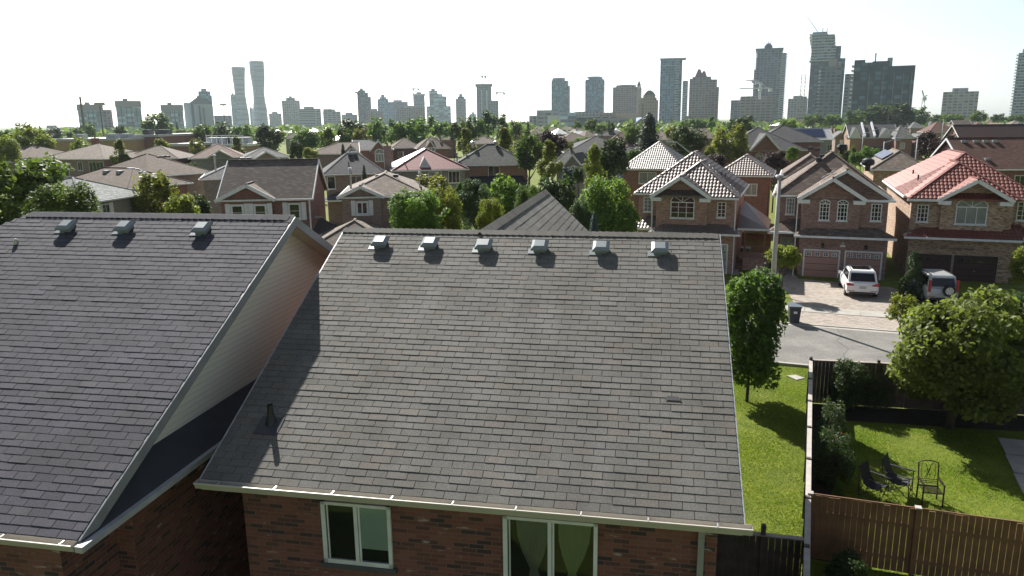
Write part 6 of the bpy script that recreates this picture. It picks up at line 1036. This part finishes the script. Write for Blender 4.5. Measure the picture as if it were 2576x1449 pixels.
tag(blades('lawn_grass', [tuple(F1b+f1n*.85), tuple(F1a+f1n*.85-f1d*1.6), (F1a[0]+14, F1a[1]-4.6), (24, 22), (16.5, 13.8), tuple(F1b+f1n*.9-f1d*.2)], 300000, 6), 'fenced back lawn with tree shadow and garden chairs', 'grass', kind='stuff')

# ------------------------------------------------------------------ fences
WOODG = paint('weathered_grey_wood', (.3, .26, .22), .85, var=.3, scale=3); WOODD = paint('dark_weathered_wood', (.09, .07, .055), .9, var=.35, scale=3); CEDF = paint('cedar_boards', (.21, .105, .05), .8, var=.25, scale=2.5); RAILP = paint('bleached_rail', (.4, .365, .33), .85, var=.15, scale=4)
def fence(label, P, Q, h, bm_, pm_, rail, post=2.4, side=1, bw=.14, gap=.006, railw=.14, capm=None, posth=.12, name='board_fence', seed=1):
    P, Q = np.array(P, float), np.array(Q, float); Lf = np.linalg.norm(Q-P); e = thing(name, (P[0], P[1], 0), math.atan2(Q[1]-P[1], Q[0]-P[0]), label, 'fence'); rg = random.Random(seed); m = MB(); x = 0
    while x < Lf-.02:
        w = min(bw, Lf-x)-gap; dz = rg.uniform(-.012, .012); m.box(x, x+w, -.01+rg.uniform(0, .006), .012, .04, h-.03+dz); x += bw
    m.build('boards', bm_, e); r = MB().box(0, Lf, -railw/2, railw/2, h-.03+.015, h+.015); r.build('top_rail', rail, e); r = MB().box(0, Lf, .014, .06, .35, .44).box(0, Lf, .014, .06, 1.25, 1.34); r.build('back_rail', bm_, e)
    k = 0.
    while k <= Lf+.01:
        p = MB().box(k-.05, k+.05, -.065, .05, 0, h+posth).build('post', pm_, e)
        if capm: MB().box(k-.07, k+.07, -.085, .07, h+posth, h+posth+.04).build('post_cap', capm, p)
        k += post
    return e
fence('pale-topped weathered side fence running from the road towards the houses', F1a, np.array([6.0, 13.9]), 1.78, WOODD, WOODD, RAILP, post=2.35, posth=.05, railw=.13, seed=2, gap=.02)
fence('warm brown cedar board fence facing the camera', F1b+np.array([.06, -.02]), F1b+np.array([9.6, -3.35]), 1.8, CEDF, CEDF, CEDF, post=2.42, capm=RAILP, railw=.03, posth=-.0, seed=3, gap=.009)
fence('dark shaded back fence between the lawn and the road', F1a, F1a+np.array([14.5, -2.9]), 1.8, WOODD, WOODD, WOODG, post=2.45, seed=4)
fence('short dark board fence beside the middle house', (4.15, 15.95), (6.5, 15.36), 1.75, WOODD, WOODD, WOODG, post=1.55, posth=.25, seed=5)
p1, p2 = at_z(1340, 548), at_z(1405, 560); p = at_y(1428, 545, 60); fence('brown garden fence seen between the two round trees', (p[0]-4, 60.5), (p[0]+3, 59), 2.0, CEDF, CEDF, CEDF, seed=6)
fence('brown board fence beside the cedar porch', (18.0, 62.5), (21.2, 61.0), 1.8, CEDF, CEDF, CEDF, seed=7)

# ------------------------------------------------------------------ lamps, bin, chairs, cars
def lamp(label, x, y, h, arm=0, adir=0, r=.13, name='street_lamp', mat=CONC, al=.9):
    e = thing(name, (x, y, 0), rad(adir), label, 'street lamp'); MB().cyl((0, 0, 0), (0, 0, h), r, r*.55, n=14).build('pole', mat, e, True)
    if arm: MB().cyl((0, 0, h-.2), (arm, 0, h+al), .07, .05, n=8).cyl((arm, 0, h+al), (arm+.5, 0, h+al+.05), .05).build('arm', STEEL, e)
    hd = MB(); X = arm+.5 if arm else 0; Z = h+al+.05 if arm else h
    hd.box(X-.1, X+.6, -.15, .15, Z-.05, Z+.08) if arm else hd.cyl((0, 0, h), (0, 0, h+.1), .2, .16, n=12).cyl((0, 0, h+.1), (0, 0, h+.18), .26, .2, n=12)
    hd.build('lamp_head', GREYTRIM, e); return e
e = lamp('pale concrete lamp post with a small cap light standing in the verge', 14.96, 42.3, 7.75, r=.17); MB().box(-.1, .1, -.19, -.165, 1.3, 1.55).build('number_plate', LIGHTV, e)
for lb, xp, yt, Y, ad, arm in (('street lamp with its arm over the grey panel-roofed house', 2172, 335, 150, 20, 4), ('street lamp before the townhouse row, arm rising right', 2225, 356, 125, 20, 4.5), ('street lamp pole before the purple trees, arm reaching left', 2309, 345, 105, 200, 4.), ('street lamp rising from behind the sunlit yellow-green tree', 410, 452, 66, 170, 2.2), ('lamp post among the dark maple branches', 1740, 382, 75, 150, 1.5), ('street lamp at the far right rows', 2374, 300, 200, 160, 5)):
    P = at_y(xp, yt, Y); lamp(lb, P[0], Y, P[2], arm, ad, .12, mat=GREYTRIM)
b_ = at_z(1998, 814); e = thing('wheelie_bin', (b_[0], b_[1]+.1, 0), rad(-12), 'dark blue-grey wheeled bin standing at the kerb by the lamp post', 'bin'); m = MB(); k0 = len(m.v)
for z, w, dd_ in ((.08, .24, .26), (.95, .3, .36)): m.v += [(-w, -dd_, z), (w, -dd_, z), (w, dd_, z), (-w, dd_, z)]
m.f += [(0, 1, 5, 4), (1, 2, 6, 5), (2, 3, 7, 6), (3, 0, 4, 7), (0, 3, 2, 1)]; m.box(-.31, .31, -.37, .37, .93, .97); BIN = paint('bin_plastic', (.035, .04, .05), .45, var=.05); m.build('bin_body', BIN, e)
MB().ob((-.33, -.42, .98), (.66, 0, 0), (0, .84, .05), (0, -.01, .05)).box(-.2, .2, .36, .46, .95, 1.0).build('lid', paint('bin_lid', (.12, .14, .17), .4), e)
for s_ in (-1, 1): MB().cyl((s_*.25, .3, .11), (s_*.33, .3, .11), .11, n=14).build('wheel', BLACK, e)
MB().box(-.08, .1, -.375, -.34, .62, .74).build('label_plate', WHITE, e)
e = thing('wheelie_bin', (18.3, 58.3, 0), rad(-20), 'dark bin half hidden behind the lamp post at the brown house', 'bin'); MB().box(-.35, .35, -.4, .4, .1, 1.1).build('bin_body', BIN, e); MB().ob((-.38, -.45, 1.1), (.76, 0, 0), (0, .9, .05), (0, 0, .06)).build('lid', BIN, e); MB().cyl((-.37, .3, .12), (.37, .3, .12), .12).build('wheel', BLACK, e)
FAB = paint('black_camp_fabric', (.012, .012, .016), .8); TUBE = paint('dark_tube', (.03, .03, .03), .4, .6)
def camp_chair(label, x, y, rz, s=1.0):
    e = thing('folding_chair', (x, y, 0), rad(rz), label, 'chair', 'folding camp chairs on the back lawn'); m = MB(); n = 8; P = []      # faces local -y; sling profile from head to knee
    pr = [(.34, 1.02), (.3, .85), (.25, .68), (.18, .52), (.06, .4), (-.1, .36), (-.25, .4), (-.36, .47)]
    for i in range(len(pr)-1):
        (a, za), (b, zb) = pr[i], pr[i+1]; wa = .27 if i < 4 else .25; m.poly((-wa, a, za), (wa, a, za), (wa, b, zb), (-wa, b, zb)); m.poly((-wa, a+.012, za-.008), (-wa, b+.012, zb-.008), (wa, b+.012, zb-.008), (wa, a+.012, za-.008))
    m.build('sling_seat', FAB, e)
    f = MB()
    for s_ in (-1, 1):
        f.cyl((s_*.28, .3, .02), (s_*.27, .36, 1.02), .012, n=6).cyl((s_*.28, -.36, .02), (s_*.28, -.34, .64), .012, n=6).cyl((s_*.28, .3, .04), (s_*.26, -.36, .46), .011, n=6).cyl((s_*.28, -.36, .04), (s_*.26, .2, .5), .011, n=6)
    f.cyl((-.28, -.36, .04), (.25, -.36, .46), .011, n=6).cyl((.28, -.36, .04), (-.25, -.36, .46), .011, n=6).cyl((-.28, .32, .04), (.25, .3, .5), .011, n=6).cyl((.28, .32, .04), (-.25, .3, .5), .011, n=6); f.build('frame', TUBE, e)
    for s_ in (-1, 1): MB().ob((s_*.3-.035, -.4, .64), (.07, 0, 0), (0, .68, .02), (0, 0, .015)).build('armrest', FAB, e)
    e.scale = (s, s, s); return e
camp_chair('black folding camp chair, the lower one nearer the side fence', 10.62, 20.55, 40, .95); camp_chair('black folding camp chair between the lower one and the metal chair', 11.42, 20.75, 52, 1.08)
e = thing('metal_chair', (12.1, 20.15, 0), rad(-12), 'dark wrought metal garden chair with an openwork back on the lawn', 'chair'); m = MB(); IR = paint('dark_bronze_iron', (.04, .03, .025), .5, .5)
for s_ in (-1, 1): m.bar((s_*.27, -.25, 0), (s_*.27, -.25, .66), .035).bar((s_*.27, .25, 0), (s_*.27, .25, .45), .035).bar((s_*.27, -.27, .66), (s_*.27, .3, .66), .045)
m.bar((-.27, -.25, .42), (.27, -.25, .42), .03).bar((-.27, .25, .42), (.27, .25, .42), .03); m.build('leg_frame', IR, e); m = MB()
for i in range(8): m.box(-.26, .26, -.24+i*.065, -.215+i*.065, .425, .437)
m.build('seat', IR, e); m = MB().bar((-.26, .26, .42), (-.27, .38, 1.08), .03).bar((.26, .26, .42), (.27, .38, 1.08), .03)
for i in range(8): a, b = -1+i/4, -1+(i+1)/4; m.bar((a*.27, .38, 1.08+.07*(1-a*a)), (b*.27, .38, 1.08+.07*(1-b*b)), .028)
for i in range(3): m.bar((-.26, .27+i*.012, .5+i*.05), (.26, .27+i*.012, .5+i*.05), .015)
for s_ in (-1, 1):
    m.bar((s_*.03, .3, .64), (s_*.01, .34, .85), .014).bar((s_*.01, .34, .85), (s_*.09, .37, 1.08), .014).bar((s_*.16, .3, .62), (s_*.2, .34, .82), .012).bar((s_*.2, .34, .82), (s_*.17, .37, 1.06), .012).bar((-s_*.09, .31, .64), (s_*.05, .35, .9), .012)
m.build('back', IR, e)
CARW = paint('white_car_paint', (.78, .78, .78), .25, var=.02); CARS = paint('silver_car_paint', (.45, .47, .48), .3, .3, var=.03); TYRE = paint('tyre_rubber', (.015, .015, .015), .8); RIM = paint('alloy_rim', (.45, .45, .46), .3, .8); RED = paint('tail_light_red', (.35, .01, .015), .2); CGL = paint('tinted_car_glass', (.008, .01, .014), .06, var=0)
def loft(mb, secs):
    k = len(mb.v); n = len(secs[0])
    for s_ in secs: mb.v += [tuple(map(float, p)) for p in s_]
    for i in range(len(secs)-1):
        for j in range(n): jj = (j+1) % n; mb.f.append((k+i*n+j, k+i*n+jj, k+(i+1)*n+jj, k+(i+1)*n+j))
    mb.f.append(tuple(k+j for j in range(n))[::-1]); mb.f.append(tuple(k+(len(secs)-1)*n+j for j in range(n))); return mb
def suv(label, x, y, rz, paint_, L_=4.6, Wd=1.88, H_=1.64, spare=False, sunroof=True, roofm=None, lower=None):
    e = thing('parked_car', (x, y, 0), rad(rz), label, 'car', 'cars parked on the drives'); w = Wd/2; zb = 1.0 if not spare else 1.02
    def low(yy, k, z0, z1): return [(-w*k*.93, yy, z0), (w*k*.93, yy, z0), (w*k, yy, z0+.18), (w*k*1.0, yy, (z0+z1)/2), (w*k*.97, yy, z1-.07), (w*k*.9, yy, z1), (-w*k*.9, yy, z1), (-w*k*.97, yy, z1-.07), (-w*k, yy, (z0+z1)/2), (-w*k, yy, z0+.18)]
    m = MB(); loft(m, [low(0, .86, .42, .78), low(.06, .97, .3, .96), low(.25, 1, .27, zb), low(.9, 1, .26, zb), low(2.4, 1, .26, zb), low(3.4, 1, .26, zb), low(4.1, .97, .28, .94), low(L_-.08, .9, .34, .8), low(L_, .78, .42, .7)]); m.build('body', paint_, e, False)
    rk = .8; y0 = .1 if spare else .17; y1 = .3 if spare else .62
    def top(yy, z, k): return [(-w*k, yy, z-.05), (w*k, yy, z-.05), (w*k*.95, yy, z), (-w*k*.95, yy, z)]
    cabin = MB(); A_ = [(-w*.89, y0, zb-.01), (w*.89, y0, zb-.01), (w*.89, 3.35, zb-.01), (-w*.89, 3.35, zb-.01)]; T_ = [(-w*rk, y1, H_-.06), (w*rk, y1, H_-.06), (w*rk*.97, 2.55, H_-.05), (-w*rk*.97, 2.55, H_-.05)]
    cabin.poly(*T_)
    for i in range(4): j = (i+1) % 4; cabin.poly(A_[i], A_[j], T_[j], T_[i])
    cabin.build('cabin', paint_, e); rf = MB(); rf.poly((-w*.74, y1+.08, H_), (w*.74, y1+.08, H_), (w*.72, 2.4, H_+.01), (-w*.72, 2.4, H_+.01)); rr_ = [(-w*.74, y1+.08, H_), (w*.74, y1+.08, H_), (w*.72, 2.4, H_+.01), (-w*.72, 2.4, H_+.01)]
    for i in range(4): j = (i+1) % 4; rf.poly(T_[i], T_[j], rr_[j], rr_[i])
    rf.build('roof', roofm or paint_, e)
    if sunroof: MB().box(-w*.55, w*.55, y1+.45, 2.25, H_+.005, H_+.02).build('sunroof', CGL, e)
    for s_ in (-1, 1): MB().bar((s_*w*.7, y1+.15, H_+.04), (s_*w*.68, 2.3, H_+.05), .035).build('roof_rail', RIM if not spare else BLACK, e)
    A_, T_ = np.array(A_), np.array(T_)
    def patch(a, b, c, d, n, u0, u1, v0, v1, nm):
        q = lambda u, v: (a*(1-u)+b*u)*(1-v)+(d*(1-u)+c*u)*v+np.array(n)*.012; return MB().poly(q(u0, v0), q(u1, v0), q(u1, v1), q(u0, v1)).build(nm, CGL, e)
    patch(A_[0], A_[1], T_[1], T_[0], (0, -1, .4), .07, .93, .08, .86, 'rear_window'); patch(A_[1], A_[2], T_[2], T_[1], (1, 0, .2), .1, .48, .1, .88, 'side_window'); patch(A_[1], A_[2], T_[2], T_[1], (1, 0, .2), .5, .92, .1, .88, 'side_window'); patch(A_[3], A_[0], T_[0], T_[3], (-1, 0, .2), .08, .5, .1, .88, 'side_window'); patch(A_[3], A_[0], T_[0], T_[3], (-1, 0, .2), .52, .9, .1, .88, 'side_window'); patch(A_[2], A_[3], T_[3], T_[2], (0, 1, .5), .05, .95, .08, .92, 'windscreen')
    for s_ in (-1, 1):
        if spare: MB().box(min(s_*w*.8, s_*w*.95), max(s_*w*.8, s_*w*.95), .0, .1, .75, 1.45).build('tail_light', RED, e)
        else: MB().poly((s_*w*.98, .02, .78), (s_*w*.98, .02, .98), (s_*w*.8, -.015, .96), (s_*w*.5, -.02, .84), (s_*w*.62, -.02, .79)).poly((s_*w*1.0, .02, .78), (s_*w*1.0, .22, .86), (s_*w*1.0, .22, .97), (s_*w*.99, .02, .98)).build('tail_light', RED, e)
        MB().box(min(s_*w, s_*(w+.17)), max(s_*w, s_*(w+.17)), 2.85, 2.97, 1.0, 1.15).build('wing_mirror', paint_ if not spare else BLACK, e)
        MB().box(min(s_*.45, s_*.85), max(s_*.45, s_*.85), -.012, .03, .47, .5).build('bumper_reflector', RED, e)
        for yy in (.85, 3.65):
            wl = MB().cyl((s_*(w-.2), yy, .35), (s_*(w+.01), yy, .35), .35, n=22).build('wheel', TYRE, e); MB().cyl((s_*(w+.0), yy, .35), (s_*(w+.022), yy, .35), .23, n=16).build('rim', RIM, wl)
    MB().box(-.2, .2, -.028, -.01, .62, .78).build('number_plate', GREYTRIM, e); MB().box(-w*.8, w*.8, .0, .12, .27, .42).build('lower_bumper', lower or BLACK, e)
    if spare:
        o = MB().cyl((.28, -.16, .85), (.28, .02, .85), .34, n=24).build('spare_wheel', TYRE, e); rm_ = MB().cyl((.28, -.175, .85), (.28, -.165, .85), .23, n=20)
        rm_.build('rim', paint('bright_alloy', (.6, .6, .6), .35, .5), o); hb = MB()
        for k in range(5): th = k*1.2566; hb.bar((.28+.09*math.cos(th+.6), -.182, .85+.09*math.sin(th+.6)), (.28+.2*math.cos(th+.6), -.182, .85+.2*math.sin(th+.6)), .05, .01)
        hb.build('rim_slots', BLACK, o)
    return e
p = at_z(2170, 752); suv('white estate car with a dark sunroof parked facing the pink garage doors', p[0], p[1]+.1, -17, CARW)
p = at_z(2383, 768); suv('silver off-roader with a spare wheel on its tailgate, before the maroon garage doors', p[0]-.2, p[1]+.2, -10, CARS, 4.3, 1.75, 1.7, spare=True, sunroof=False)
P = at_y(447, 472, 95); c0 = suv('silver car glimpsed between trees before the red brick garage', P[0]-.5, 96, 30, CARS, sunroof=False); P = at_y(1381, 436, 92); suv('silver car parked beyond the hedge by the tall pointed tree', P[0], 93, 70, CARS, sunroof=False)

# ------------------------------------------------------------------ air
hz = MB().box(-3600, 3600, -60, 3400, -1, 240).build('haze', GR); hm = bpy.data.materials.new('haze_air'); hm.use_nodes = True; t = hm.node_tree; t.nodes.clear(); o = t.nodes.new('ShaderNodeOutputMaterial'); v = t.nodes.new('ShaderNodeVolumePrincipled')
v.inputs['Color'].default_value = (.78, .89, 1, 1); v.inputs['Density'].default_value = .00009; v.inputs['Anisotropy'].default_value = .2; t.links.new(v.outputs[0], o.inputs['Volume']); hz.data.materials.clear(); hz.data.materials.append(hm); tag(hz, 'pale summer haze over the suburb', 'haze', kind='stuff')
